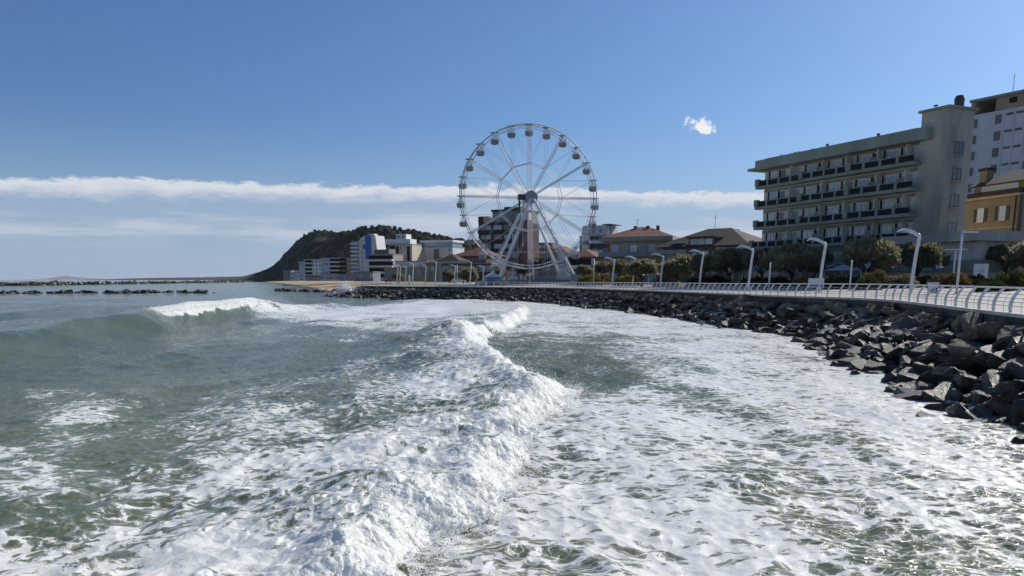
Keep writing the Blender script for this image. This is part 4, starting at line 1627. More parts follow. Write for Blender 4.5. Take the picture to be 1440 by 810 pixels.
# ---------------- houses between hotel and wheel
def tiled_house_a():
    B = Bld('gabled_house', 'dark brown house with broad hipped roof left of the hotel', 927, 172, 1052, 158, 3.6, 'house', 12)
    W = B.W
    e = at(930, 349, 170).z - 3.6
    r_ = at(985, 323, 172).z - 3.6
    B.part('wall', M['brownwall'], (.8, W - .8, 0, 15, 0, e + .2))
    B.hip('roof', M['darkroof'], -1.2, W + 1.2, -1.4, 16.4, e + .2, r_ - e, .99)
    d = B.part('dormer', M['brownwall'], (W * .38, W * .66, -1.0, 3, e + .25, e + 1.9))
    B.part('dormer_roof', M['darkroof'], (W * .36, W * .68, -1.5, 3.3, e + 1.903, e + 2.15), parent=d)
    for q in range(3):
        B.win(W * .40 + q * W * .085, e + .55, W * .075, 1.1, -1.0, M['frame'], M['glass2'])
    B.part('skylight', M['clear'], (W * .16, W * .32, -.15, .6, e + 1.0, e + 1.12))
    B.part('balcony', M['greyplaster'], (0, W * .36, -1.3, -.003, e - 1.3, e - .4))
    for fl in range(2):
        for q in range(6):
            B.win(1.8 + q * (W - 4) / 6, e - 2.3 - fl * 3.2, 1.9, 1.5, 0, M['frame'], M['glass2'] if q % 2 else M['glass'])
    B.part('terrace', M['greyplaster'], (W * .70, W + .6, -1.6, -.003, e - .6, e - .2))
    c = MB(); c.tube([(W * .46, 7, r_), (W * .46, 7, r_ + 3.0)], .05, 4); c.tube([(W * .46 - .5, 7, r_ + 2.3), (W * .46 + .5, 7, r_ + 2.3)], .04, 4)
    c.build('antenna', M['dark'], B.root)


def tiled_house_b():
    B = Bld('balconied_house', 'brown house with grey banded balconies and red hipped roof', 850, 186, 945, 180, 3.6, 'house', 12)
    W = B.W
    e = at(850, 340, 186).z - 3.6
    r_ = at(890, 321, 188).z - 3.6
    B.part('wall', M['tan'], (1.2, W - 2, 0, 14, 0, e))
    B.part('roof_band', M['greyplaster'], (-.9, W + .4, -1.6, 15, e, e + 1.0))
    B.hip('roof', M['tile'], -.6, W + .2, -1.3, 14.8, e + 1.0, r_ - e - .6, .9)
    for fl in range(3):
        z_ = e - 3.3 * (fl + 1)
        B.part('balcony', M['greyplaster'], (-1.0, W - 2.5, -1.7, -.003, z_ - .25, z_ + .8))
        for q in range(5):
            B.win(1.8 + q * (W - 5) / 5, z_ + .82, 1.7, 1.7, 0, M['frame'], M['glass'] if q % 2 else M['glass2'])
    for u in (.36, .55, .7):
        ck = B.part('chimney', M['tile'], (W * u, W * u + .7, 5, 5.7, r_ - 1.0, r_ + .55))
    c = MB(); c.tube([(W * .4, 6, r_), (W * .4, 6, r_ + 2.4)], .05, 4); c.tube([(W * .4 - .5, 6, r_ + 2), (W * .4 + .5, 6, r_ + 2)], .04, 4)
    c.build('antenna', M['dark'], B.root)


tiled_house_a()
tiled_house_b()
c = MB()
q = at(1031, 321, 182)
c.tube([(0, 0, 0), (0, 0, q.z - 3.6)], .12, 6)
c.tube([(-1.6, 0, q.z - 3.9), (1.6, 0, q.z - 3.9)], .09, 5)
c.tube([(-.6, 0, q.z - 4.3), (.5, 0, q.z - 3.7)], .06, 5)
tag(c.build('aerial_mast', M['dark'], None, (q.x, 182, 3.6)), 'thin aerial mast with crossbar rising behind the gabled house', 'antenna')


def simple_block(name, label, pxL, YL, pxR, YR, ytop, wallm, floors, cols, depth=12, roof='flat', roofm=None, bal=None, fh=3.1, gl=None, frame=None, winw=1.5, winh=1.5, roofh=2.2, cat='building', skip=0.0, seed=1, balm=None):
    B = Bld(name, label, pxL, YL, pxR, YR, 3.6, cat, 10)
    W = B.W
    H = at((pxL + pxR) / 2, ytop, (YL + YR) / 2).z - 3.6
    if roof == 'hip':
        H -= roofh
    B.H = H
    B.part('wall', wallm, (0, W, 0, depth, 0, H))
    if roof == 'hip':
        B.hip('roof', roofm or M['tile'], -.7, W + .7, -.7, depth + .7, H + .002, roofh, .97)
    else:
        B.part('roof', roofm or M['greyplaster'], (-.2, W + .2, -.2, depth + .2, H + .002, H + .35))
    rg = random.Random(seed)
    for fl in range(floors):
        z_ = H - fh * (fl + 1) + .7
        if z_ < .3:
            break
        for q in range(cols):
            if rg.random() < skip:
                continue
            step = W / cols
            B.win(step * (q + .5) - winw / 2, z_, winw, winh, 0, frame or M['frame'], (gl or M['glass']) if rg.random() < .8 else M['glass2'])
        if bal:
            for (b0, b1) in bal:
                B.part('balcony', balm or M['offwhite'], (W * b0, W * b1, -1.4, -.003, z_ - .9, z_ + .05))
                B.part('loggia', M['panel'], (max(W * b0, .1), W * b1 - .1, -.12, -.08, z_ + .052, z_ + 1.9))  # flat dark sheet; glazing and balcony recess shade put into its colour
    return B


# brick and white block right of the wheel
B = simple_block('brick_apartment_block', 'dark brick apartment block with white upper storeys right of the wheel', 815, 262, 858, 256, 333, M['brownwall'], 5, 3, 12, winw=1.6, winh=1.6)
B.part('penthouse', M['greywhite'], (B.W * .1, B.W * .86, -.4, 9, B.H + .36, B.H + 3.6))
for q in range(3):
    B.win(B.W * (.2 + .22 * q), B.H + 1.2, 1.2, 1.4, -.4, M['frame'], M['glass'])
B.part('pergola', M['dark'], (B.W * .7, B.W * 1.02, 0, 8, B.H + 3.8, B.H + 4.0), (B.W * .98, B.W * 1.01, 0, .3, B.H + .4, B.H + 3.8))
B.part('white_bay', M['offwhite'], (B.W * .12, B.W * .34, -1.2, -.003, 3.0, B.H + 3.0))
B.part('balcony', M['offwhite'], (B.W * .34, B.W * .8, -1.3, -.003, B.H - 2.2, B.H - 1.2), (B.W * .34, B.W * .8, -1.3, -.003, B.H - 5.4, B.H - 4.4))
simple_block('small_red_roof_house', 'low tan house with red hipped roof seen through the wheel\'s right legs', 768, 232, 795, 229, 345, M['tan'], 3, 3, 10, 'hip', M['tile'], winw=1.1, winh=1.5, cat='house', seed=3)
simple_block('small_red_roof_house', 'brown house with red roof and white pillared porch right of the wheel legs', 795, 222, 836, 218, 350, M['brownwall'], 2, 4, 12, 'hip', M['tile'], winw=1.6, winh=1.9, cat='house', seed=4, bal=[(.1, .9)])
simple_block('distant_tower_block', 'small dark square tower block far behind the wheel', 757, 420, 777, 418, 342, M['brownwall'], 4, 4, 10, winw=1.6, winh=1.3, seed=6)
simple_block('orange_house', 'small orange rendered house low behind the wheel', 752, 250, 772, 249, 366, M['ochre2'], 2, 3, 9, 'hip', M['tile'], winw=1.0, winh=1.6, cat='house', seed=7)


# ---------------- red hotel behind the wheel
def red_hotel():
    B = Bld('brick_hotel', 'dark red brick hotel with vertical sign panel behind the wheel', 673, 292, 731, 284, 3.6, 'hotel', 20)
    W = B.W
    H = at(690, 304, 290).z - 3.6
    B.part('wall', M['brick'], (0, W, 0, 16, 0, H - 2.3), (0, W * .13, -.2, 16, H - 2.3, H), )
    up = B.part('upper_storey', M['greyplaster'], (W * .31, W * 1.0, 1.0, 15, H - 2.297, H + 1.6))
    B.part('upper_roof', M['brick'], (W * .29, W * 1.02, .6, 15.5, H + 1.603, H + 2.3), parent=up)
    B.part('roof_plant', M['dark'], (W * .5, W * .66, 4, 8, H + 2.303, H + 3.4), (W * .74, W * .9, 4, 8, H + 2.303, H + 3.2), parent=up)
    B.part('terrace_frame', M['greyplaster'], (W * .13, W * .31, -.1, .15, H - .25, H - .05))
    for fl in range(7):
        z_ = H - 5.0 - fl * 3.35
        for q, (u, w_) in enumerate(((.06, .11), (.18, .13), (.38, .19), (.62, .17), (.82, .16))):
            B.win(u * W, z_, w_ * W, 1.6, 0, M['frame'], M['glass2'] if (fl + q) % 3 else M['glass'])
        if z_ > 2:
            for (b0, b1) in ((.02, .33), (.60, .80)):
                B.part('balcony', M['brick'], (W * b0, W * b1, -1.3, -.003, z_ - 1.3, z_ - .1))
    # red sign slab at the right
    x0, x1 = W * 1.0 + .9, W * 1.0 + 3.8
    zb, zt = 5.2, H - 1.9
    p = B.part('sign_slab', M['redpanel'], (x0, x1, -1.2, 2.5, zb, zt))
    B.part('slab_edge', M['dark'], (x0 - .9, x0 - .003, -.8, 2.4, zb + .6, zt - .2), parent=p)
    B.part('slab_frame', M['greyplaster'], (x0 - 1.6, x0 - .903, -1.0, 2.4, zb - .6, zt - 1.5), (x0 - 1.6, x1, -1.1, 2.4, zb - .6, zb - .003), parent=p)
    B.part('stair_head', M['offwhite'], (x0 + .4, x1 - .6, .5, 4, zt + .003, zt + 2.6))
    for k, ch in enumerate('CRUISER'):
        cu = bpy.data.curves.new('letter', 'FONT')
        cu.body = ch
        cu.size = 1.35
        cu.extrude = .06
        cu.align_x = 'CENTER'
        tmp = bpy.data.objects.new('letter_curve', cu)
        COL.objects.link(tmp)
        me = bpy.data.meshes.new_from_object(tmp.evaluated_get(bpy.context.evaluated_depsgraph_get()))
        bpy.data.objects.remove(tmp)
        me.name = 'letter'
        me.materials.clear()
        me.materials.append(M['lettering'])
        o = link('letter', me, p)
        o.location = (x0 + .95, -1.27, zt - 1.9 - k * 1.22)
        o.rotation_euler = (math.pi / 2, 0, 0)
    c = MB(); c.tube([(W * .62, 8, H + 2), (W * .62, 8, H + 5.5)], .06, 4)
    c.build('antenna', M['dark'], B.root)


M['lettering'] = mat('white_lettering', (0.75, 0.75, 0.73), .5, .05, 2)
red_hotel()

# ---------------- villas left of the wheel
simple_block('tiled_villa', 'tan villa with terracotta hipped roof left of the wheel', 598, 262, 626, 258, 361, M['tan'], 2, 4, 11, 'hip', M['tile'], winw=1.1, winh=1.5, cat='house', seed=9)
simple_block('cream_villa', 'small cream villa with dark hipped roof beside the tiled villa', 617, 252, 644, 250, 357, M['cream'], 3, 3, 9, 'hip', M['darkroof'], winw=1.0, winh=1.5, cat='house', seed=10)
simple_block('long_tiled_house', 'long dark house with terracotta roof touching the wheel\'s left rim', 637, 268, 684, 262, 347, M['brownwall'], 2, 6, 14, 'hip', M['tile'], winw=1.3, winh=1.3, cat='house', seed=11, roofh=3.0)
simple_block('low_dark_shed', 'long low dark flat roofed building below the terracotta roof', 622, 240, 690, 236, 371, M['brownwall'], 1, 9, 8, winw=1.6, winh=1.8, cat='building', seed=12)

# ---------------- seafront towards the hill
B = simple_block('white_end_block', 'wide pale grey block with blue top storey near the hill', 592, 470, 637, 462, 348, M['greywhite'], 4, 5, 16, winw=1.5, winh=1.6, skip=.55, seed=20)
B.part('penthouse', M['blueglass'], (.5, B.W - .5, .8, 14, B.H + .36, B.H + 3.0))
B.part('penthouse_roof', M['offwhite'], (-.3, B.W + .3, -.4, 15, B.H + 3.003, B.H + 4.2))
B.part('loggia', M['brown'], (B.W * .42, B.W * .58, -.3, -.003, 4, B.H - 1))
B = simple_block('narrow_blue_windowed_block', 'narrow white block with columns of blue windows', 578, 470, 592, 468, 343, M['offwhite'], 6, 2, 12, winw=2.0, winh=2.2, gl=M['blueglass'], seed=21)
B = simple_block('stepped_white_block', 'cream block with dark balcony recesses and stepped white penthouse', 548, 452, 580, 448, 344, M['cream'], 6, 5, 14, winw=1.3, winh=1.5, skip=.3, bal=[(.02, .28)], seed=22)
B.part('recess_shade', M['panel'], (B.W * .30, B.W * .42, -.12, -.003, 2, B.H - 1), (B.W * .78, B.W * .9, -.12, -.003, 2, B.H - 1))  # flat dark strips on the wall, their colour standing for recess shade
B.part('penthouse', M['offwhite'], (-3, B.W * .9, 1, 10, B.H + .36, B.H + 3.2), (B.W * .25, B.W * .7, 2, 9, B.H + 3.2, B.H + 6.0))
B.win(B.W * .3, B.H + 3.7, 1.5, 1.6, 2, M['frame'], M['glass']); B.win(B.W * .5, B.H + 3.7, 1.5, 1.6, 2, M['frame'], M['glass'])
B = simple_block('grey_balcony_hotel', 'grey hotel with continuous white balcony bands left of the lamps', 519, 400, 553, 396, 358, M['greyplaster'], 5, 7, 12, winw=1.5, winh=1.5, bal=[(-.06, 1.0)], balm=M['greywhite'], seed=23)
B.part('penthouse', M['brown'], (B.W * .2, B.W * .8, 1, 9, B.H + .36, B.H + 2.6))


def blue_tower():
    B = Bld('blue_and_white_tower', 'tallest white tower with bright blue cross shaped cladding', 505, 540, 531, 536, 3.6, 'building', 20)
    W = B.W
    H = at(515, 331, 538).z - 3.6
    c = MB()
    c.extrude_y([(0, 0), (W * 1.05, 0), (W * 1.02, H * .55), (W * .9, H), (W * .35, H), (W * .08, H * .93), (0, H * .85)], 0, 14)
    c.build('wall', M['greywhite'], B.root)
    B.part('blue_cladding', M['bluepaint'], (W * .36, W * .68, -.25, -.003, H * .45, H * .99), (W * .22, W * .36, -.25, -.003, H * .70, H * .80))
    B.part('balcony_core', M['greyplaster'], (-6.2, -.003, 1.5, 13, 0, H * .87))
    for k in range(10):
        z_ = H * .84 - k * H * .088
        if z_ > 2:
            B.part('balcony', M['offwhite'], (-6.8, -.4, 0, 1.497, z_ - 1.1, z_))
            B.part('balcony_glass', M['glass'], (-6.2, -.6, 1.40, 1.494, z_ + .05, z_ + 1.3))
    B.part('roof_room', M['offwhite'], (W * .5, W * .75, 3, 8, H + .003, H + 1.2))
    for k in range(6):
        B.win(W * .12, H * .6 - k * 3.2, 1.2, 1.4, 0, M['frame'], M['glass'])


blue_tower()
simple_block('tan_balcony_block', 'tan block with dark loggias left of the blue tower', 478, 560, 498, 556, 362, M['tan'], 6, 4, 12, winw=1.6, winh=1.8, bal=[(.0, .45)], balm=M['tan'], seed=24)
simple_block('blue_glass_hotel', 'low hotel with blue glass stair and pale curved balconies', 452, 590, 479, 585, 363, M['greywhite'], 6, 5, 12, winw=1.8, winh=1.9, gl=M['blueglass'], bal=[(.45, 1.0)], seed=25)
simple_block('white_balcony_block', 'white block with stacked balconies left of the blue glass hotel', 428, 620, 453, 616, 365, M['offwhite'], 6, 5, 12, winw=1.6, winh=1.8, bal=[(.05, .45)], seed=26)
simple_block('slim_white_block', 'slim plain white block at the left end of the seafront row', 421, 640, 431, 638, 368, M['greywhite'], 5, 2, 12, winw=1.4, winh=1.5, skip=.5, seed=27)
for (a, b_, y_, Y, lab, wm, sd_) in ((398, 409, 381, 700, 'small tan house at the foot of the hill, leftmost on the beach', M['tan'], 31), (408, 416, 383, 690, 'small white house second from the left at the hill foot', M['offwhite'], 32), (414, 423, 380, 680, 'small grey house beside the slim white block', M['greywhite'], 33)):
    simple_block('beach_house', lab, a, Y, b_, Y - 2, y_, wm, 2, 2, 8, winw=1.6, winh=1.4, seed=sd_, cat='house')
# low beach pavilions in front
for (a, b_, y_, Y, lab, wm, sd_) in ((450, 476, 387, 420, 'low pale beach pavilion with flat roof by the sand', M['greywhite'], 41), (476, 498, 386, 410, 'low grey beach pavilion in front of the tan block', M['greyplaster'], 42),
                                     (498, 524, 383, 330, 'low blue white beach bar with awnings near the promenade end', M['bluegrey'], 43), (430, 450, 388, 440, 'low dark beach hut at the left end of the pavilions', M['brownwall'], 44)):
    simple_block('beach_pavilion', lab, a, Y, b_, Y - 2, y_, wm, 1, 6, 8, winw=1.6, winh=1.6, seed=sd_, fh=2.9)
simple_block('low_yellow_building', 'low yellowish building behind the lamps near the promenade\'s far end', 540, 300, 598, 292, 377, M['tan'], 1, 9, 8, winw=1.8, winh=2.4, seed=45, fh=4)
simple_block('pale_shed_wall', 'pale blue grey flat building behind the crowded lamps', 556, 330, 600, 326, 368, M['greywhite'], 1, 3, 10, winw=1.8, winh=1.2, seed=46, skip=.6)

# ================================================================ hill, coast, beach
def hill():
    rid = [(330, 393.5), (355, 392.5), (365, 390), (372, 384), (379, 378), (385, 374), (393, 368), (402, 356.5), (408, 350), (414, 339), (423, 331), (436, 325.5), (450, 323.5), (462, 326.5), (478, 328), (494, 328.5), (506, 323), (520, 320.5), (535, 320),
           (552, 322), (570, 324), (590, 328), (606, 331), (622, 335), (645, 339), (670, 346), (700, 352), (740, 358), (800, 364), (860, 370)]
    px = np.linspace(330, 860, 150)
    py = np.interp(px, [a for a, _ in rid], [b for _, b in rid])
    Yr = np.interp(px, [330, 400, 520, 600, 700, 860], [1900, 1650, 1350, 1250, 1200, 1200])
    steep = np.interp(px, [330, 480, 560, 860], [150, 210, 320, 320])
    m = 46
    V = []
    for j in range(len(px)):
        top = at(px[j], py[j], Yr[j])
        for k in range(m):
            u = k / (m - 1)
            if u < .72:
                q = u / .72
                dy = -steep[j] * (1 - q)
                z = 2.2 + (top.z - 2.2) * (q ** .75 if px[j] < 520 else q ** 1.1)
            else:
                q = (u - .72) / .28
                dy = q * 500
                z = top.z - q * q * 30
            y = Yr[j] + dy
            x = top.x * (1 + .12 * dy / Yr[j])
            V.append((x, y, z))
    V = np.array(V)
    nz = fbm(V[:, 0] / 90, V[:, 1] / 70, 71, 4)
    amp = np.tile(np.minimum(np.linspace(0, 1, m) / .2, 1), len(px))
    V[:, 1] += (nz * 46 + 14 * (1 - 2 * np.abs(pnoise(V[:, 0] / 38, V[:, 2] / 60, 75)))) * amp
    V[:, 2] += fbm(V[:, 0] / 30, V[:, 1] / 30, 72, 3) * 2.6 * amp * np.minimum(V[:, 2] / 30, 1)
    i = np.arange(len(px) - 1)[:, None] * m + np.arange(m - 1)[None]
    Q = np.stack([i, i + m, i + m + 1, i + 1], -1).reshape(-1, 4)
    mt = bpy.data.materials.new('hill_cliff')
    mt.use_nodes = True
    t = NT(mt.node_tree)
    pos = t.n('ShaderNodeTexCoord').outputs['Object']
    n1 = t.noise(t.vm('MULTIPLY', pos, (1, 1, .5)), .018, 6.0, .65)
    n2 = t.noise(pos, .12, 5.0, .65)
    cl = t.mix(t.ss(n1, .45, .62), (0.014, 0.016, 0.014, 1), (0.060, 0.058, 0.052, 1))
    cl = t.mix(t.ss(n2, .48, .6), cl, (0.012, 0.014, 0.010, 1))
    b = t.n('ShaderNodeBsdfPrincipled', {'Base Color': cl, 'Roughness': .95, 'Specular IOR Level': .1})
    bp = t.n('ShaderNodeBump', {'Strength': .8, 'Distance': 4.0, 'Height': n2})
    t.put(b.inputs['Normal'], bp)
    t.n('ShaderNodeOutputMaterial', {'Surface': b})
    o = link('hill', np_mesh('hill', V, Q, mt, True))
    tag(o, kind='structure')
    # wood on the slopes and ridge: one mass of crowns
    G = V.reshape(len(px), m, 3)
    rg = np.random.RandomState(4)
    lib = [blob_variant(300 + k, 1.0) for k in range(4)]
    VV, FF, kk = [], [], 0
    for _ in range(3400):
        j = rg.randint(6, len(px) - 1)
        u = rg.beta(2.2, 1.3) if px[j] > 500 else rg.beta(3.5, 1.1)
        k = int(u * (m * .80))
        k = min(max(k, 2), m - 2)
        if px[j] < 500 and k < m * .6 and rg.rand() < .85:
            continue
        if px[j] < 425 and (k < m * .70 or rg.rand() < .8):
            continue
        p = G[j, k]
        r_ = rg.uniform(1.8, 5.0) * (1.0 if px[j] > 480 else .55)
        if p[2] < 3:
            continue
        v, f = lib[rg.randint(4)]
        v = v * r_ * np.array([1, 1, 1.0])
        a = rg.uniform(0, 6.28)
        v = np.stack([v[:, 0] * math.cos(a) - v[:, 1] * math.sin(a), v[:, 0] * math.sin(a) + v[:, 1] * math.cos(a), v[:, 2]], 1)
        v = v + (fbm(v[:, 0] * .5 + p[0], v[:, 1] * .5 + v[:, 2] * .4, 9, 2) * r_ * .5)[:, None]
        VV.append(v + p + np.array([rg.normal(0, 3), rg.normal(0, 3), r_ * .3])); FF.append(f + kk)
        kk += len(v)
    o = link('hill_wood', np_mesh('hill_wood', np.concatenate(VV), np.concatenate(FF), M['wood'], False))
    tag(o, kind='stuff')


M['wood'] = mat('wood_canopy', (0.040, 0.044, 0.022), .95, .55, .05, .7, .8, spec=.1)
hill()


def ridge(name, prof, Y, depth, material):
    V, Q = [], []
    pts = []
    for (a, ya), (b_, yb) in zip(prof[:-1], prof[1:]):
        n = max(2, int((b_ - a) / 1.2))
        for k in range(n):
            pts.append((a + (b_ - a) * k / n, ya + (yb - ya) * k / n))
    pts.append(prof[-1])
    rg = np.random.RandomState(3)
    for px_, py_ in pts:
        top = at(px_, py_ + rg.uniform(-.25, .25), Y)
        V += [(top.x, Y - depth, -1), (top.x, Y - depth * .25, max(top.z * .7, -.5)), (top.x, Y, top.z), (top.x, Y + depth * 2, -1)]
    for i in range(len(pts) - 1):
        for k in range(3):
            Q.append((i * 4 + k, i * 4 + 4 + k, i * 4 + 5 + k, i * 4 + 1 + k))
    o = link(name, np_mesh(name, V, Q, material, False))
    tag(o, kind='structure')


M['farland'] = mat('far_land', (0.05, 0.055, 0.045), .95, .3, .01, spec=.1)
M['farhill'] = mat('far_mountain', (0.06, 0.07, 0.07), .95, .2, .0005, spec=.1)
ridge('headland', [(326, 392.5), (340, 389.5), (352, 386), (362, 383), (372, 381), (385, 381), (400, 382), (430, 383)], 2600, 260, M['farland'])
ridge('coast', [(170, 392.2), (200, 391.2), (250, 390.4), (300, 389.6), (345, 388.6), (400, 388), (520, 388)], 6000, 700, M['farland'])
ridge('mountain', [(62, 392.6), (76, 390.8), (84, 388.8), (92, 388.2), (99, 389.0), (110, 391), (122, 392.6)], 34000, 1500, M['farhill'])

# beach
SH = [(-40, 214), (-47, 232), (-60, 275), (-92, 390), (-140, 540), (-320, 1080), (-560, 1700)]
V, Q = [], []
P, T, N, S_ = resample([(a, b_, 0) for a, b_ in SH], 12.0, 2)
for i in range(len(P)):
    for off, z in ((-14, -.8), (-4, .05), (3, .55), (12, 1.3), (40, 2.4), (120, 2.9), (400, 2.9)):
        V.append((P[i, 0] + N[i, 0] * off, P[i, 1] + N[i, 1] * off, z))
for a in range(len(P) - 1):
    for b_ in range(6):
        Q.append((a * 7 + b_, a * 7 + b_ + 1, a * 7 + b_ + 8, a * 7 + b_ + 7))
tag(link('beach', np_mesh('beach', V, Q, M['sand'], True)), kind='structure')


# ================================================================ trees
def crown_mesh(name, seed, rx, rz, lobes, leaves, mt, size=.3, up=.6):
    rg = np.random.RandomState(seed)
    C = rg.normal(size=(lobes, 3))
    C /= np.linalg.norm(C, axis=1)[:, None]
    C *= (rg.uniform(.25, .78, lobes) ** .6)[:, None]
    C[:, 2] = np.abs(C[:, 2]) * 1.15 - .38
    C *= np.array([rx, rx, rz])
    Rl = rg.uniform(.18, .40, lobes) * rx
    li = rg.randint(0, lobes, leaves)
    d = rg.normal(size=(leaves, 3))
    d /= np.linalg.norm(d, axis=1)[:, None]
    rad = Rl[li] * (rg.uniform(.3, 1.0, leaves) ** .6 + rg.exponential(.10, leaves))
    p = C[li] + d * rad[:, None] * np.array([1, 1, min(1.0, rz / rx * 1.3)])
    # twig direction: outward and up
    t = d * .6 + np.array([0, 0, up]) + rg.normal(0, .35, (leaves, 3))
    t /= np.linalg.norm(t, axis=1)[:, None]
    s = np.cross(t, rg.normal(size=(leaves, 3)))
    s /= np.linalg.norm(s, axis=1)[:, None]
    L = size * rg.uniform(.6, 1.5, leaves)[:, None]
    W = L * .30
    V = np.stack([p - s * W * .5, p + t * L * .5 - s * W, p + t * L, p + t * L * .5 + s * W], 1).reshape(-1, 3)
    Q = np.arange(leaves * 4).reshape(-1, 4)
    return np_mesh(name, V, Q, mt, False), C


M['bark'] = mat('tamarisk_bark', (0.055, 0.045, 0.035), .9, .3, 4, .6, 12)
M['leaf'] = mat_leaf('tamarisk_leaf', (0.12, 0.118, 0.070, 1), (0.30, 0.275, 0.17, 1), .55, .5)
M['leafgreen'] = mat_leaf('green_leaf', (0.045, 0.06, 0.02, 1), (0.10, 0.115, 0.04, 1), .35, .8)
M['leaftan'] = mat_leaf('dry_leaf', (0.15, 0.11, 0.05, 1), (0.26, 0.19, 0.09, 1), .3, 1.2)
M['leafyellow'] = mat_leaf('yellow_leaf', (0.14, 0.125, 0.02, 1), (0.26, 0.21, 0.04, 1), .3, 1.2)


def trunk_mesh(seed, h, C, lean=.25, r=.22):
    rg = random.Random(seed)
    b = MB()
    base = Vector((0, 0, 0))
    fork = Vector((rg.uniform(-lean, lean), rg.uniform(-lean, lean), h * .42))
    b.tube([base, base * .5 + fork * .5 + Vector((rg.uniform(-.1, .1), 0, 0)), fork], [r * 1.25, r, r * .85], 7)
    for k in range(min(5, len(C))):
        c_ = Vector(C[k]) * .8 + Vector((0, 0, h))
        mid = fork * .5 + c_ * .5 + Vector((rg.uniform(-.3, .3), rg.uniform(-.3, .3), rg.uniform(-.2, .3)))
        b.tube([fork, mid, c_], [r * .6, r * .4, r * .16], 5)
    return b.mesh('trunk', M['bark'], True)


TV = []
for k in range(5):
    cm, C = crown_mesh('crown', 40 + k, 2.9, 1.75, 26, 12000, M['leaf'], .36, 1.0)
    TV.append((cm, trunk_mesh(k, 3.0, C)))


def tree(px_, Y, topy, wpx, label, kind=0, group='tamarisk trees along the promenade', name='tamarisk_tree', gz0=None):
    x, g_ = ground_z(px_, Y)
    top = at(px_, topy, Y).z - g_
    halfw = wpx / 2 * Y / FPX * 1.14
    cm, tm = TV[kind % 5]
    root = thing(name, label, 'tree', (x, Y, g_), random.uniform(0, 6.28), group)
    sc = halfw / 3.6
    szc = sc
    zc = top - 2.35 * szc
    o = link('crown', cm, root)
    o.location = (0, 0, zc)
    o.scale = (sc, sc, szc)
    o = link('trunk', tm, root)
    o.scale = (sc, sc, max(zc, .8) / 3.0)


TREES = [(1222, 92, 327, 86, 'broad tamarisk tree left of the nearest curved lamp'), (1292, 96, 333, 74, 'tamarisk tree directly behind the nearest curved lamp'),
         (1112, 100, 335, 84, 'rounded tamarisk tree in front of the hotel\'s left end'), (1072, 108, 341, 56, 'tamarisk tree behind the third curved lamp'), (1147, 118, 345, 50, 'dark tamarisk behind the second curved lamp'),
         (1028, 118, 345, 62, 'tamarisk tree beside the white gazebo, on its left'), (992, 126, 350, 58, 'tamarisk tree below the right eave of the gabled house'), (955, 132, 353, 60, 'dark tamarisk in front of the gabled house'),
         (903, 138, 357, 52, 'rounded tamarisk tree standing alone by the red parasols'), (870, 152, 361, 36, 'small tamarisk left of the rounded tree'),
         (846, 160, 365, 34, 'small dark tamarisk beside the thin white knob pole'), (822, 172, 369, 30, 'small tree just right of the wheel\'s legs'), (1046, 128, 344, 50, 'tamarisk tree above the white gazebo'), (976, 140, 352, 44, 'dim tamarisk behind the row left of the gazebo'),
         (1412, 98, 337, 64, 'dark tree in front of the ochre house, left of two'), (1448, 92, 334, 70, 'dark tree cut by the right edge of the view'),
         (657, 228, 371, 40, 'brownish tree behind the lamp left of the wheel'), (632, 232, 375, 26, 'dark tree in front of the low shed'), (700, 236, 372, 30, 'tree behind the wheel\'s left legs'), (757, 232, 357, 36, 'olive tree in the gap beside the red sign panel'), (735, 230, 370, 26, 'low tree below the red sign panel'), (560, 270, 381, 20, 'small tree by the low yellow building')]
for k, (a, Y, ty, w_, lab) in enumerate(TREES):
    tree(a, Y, ty, w_, lab, k)


# ---- shrubs and hedges
def shrub_mesh(seed, mt, leaves=2600, size=.12):
    rg = np.random.RandomState(seed)
    d = rg.normal(size=(leaves, 3))
    d /= np.linalg.norm(d, axis=1)[:, None]
    d[:, 2] = np.abs(d[:, 2])
    bum = 1 + .22 * np.sin(d[:, 0] * 5 + seed) * np.cos(d[:, 1] * 4 + seed) + rg.normal(0, .05, leaves)
    p = d * (rg.uniform(.55, 1.0, leaves) ** .4 * bum)[:, None]
    t = d + rg.normal(0, .5, (leaves, 3)) + np.array([0, 0, .3])
    t /= np.linalg.norm(t, axis=1)[:, None]
    s = np.cross(t, rg.normal(size=(leaves, 3)))
    s /= np.linalg.norm(s, axis=1)[:, None]
    L = size * rg.uniform(.7, 1.5, leaves)[:, None]
    V = np.stack([p - s * L * .2, p + t * L * .5 - s * L * .35, p + t * L, p + t * L * .5 + s * L * .35], 1).reshape(-1, 3)
    return np_mesh('shrub', V, np.arange(leaves * 4).reshape(-1, 4), mt, False)


SM = {'g': shrub_mesh(1, M['leafgreen']), 't': shrub_mesh(2, M['leaftan']), 'y': shrub_mesh(3, M['leafyellow']), 'd': shrub_mesh(4, M['leafdark']), 'o': shrub_mesh(5, M['leaf'])}


def shrub(px_, Y, topy, wpx, k, label, dep=.8):
    x, g_ = ground_z(px_, Y)
    h_ = at(px_, topy, Y).z - g_
    r_ = wpx / 2 * Y / FPX
    o = link('shrub', SM[k], None, (x, Y, g_ - .05))
    o.scale = (r_, r_ * dep, h_)
    o.rotation_euler = (0, 0, (px_ * .37) % .6)
    tag(o, label, 'shrub', 'shrubs behind the promenade')


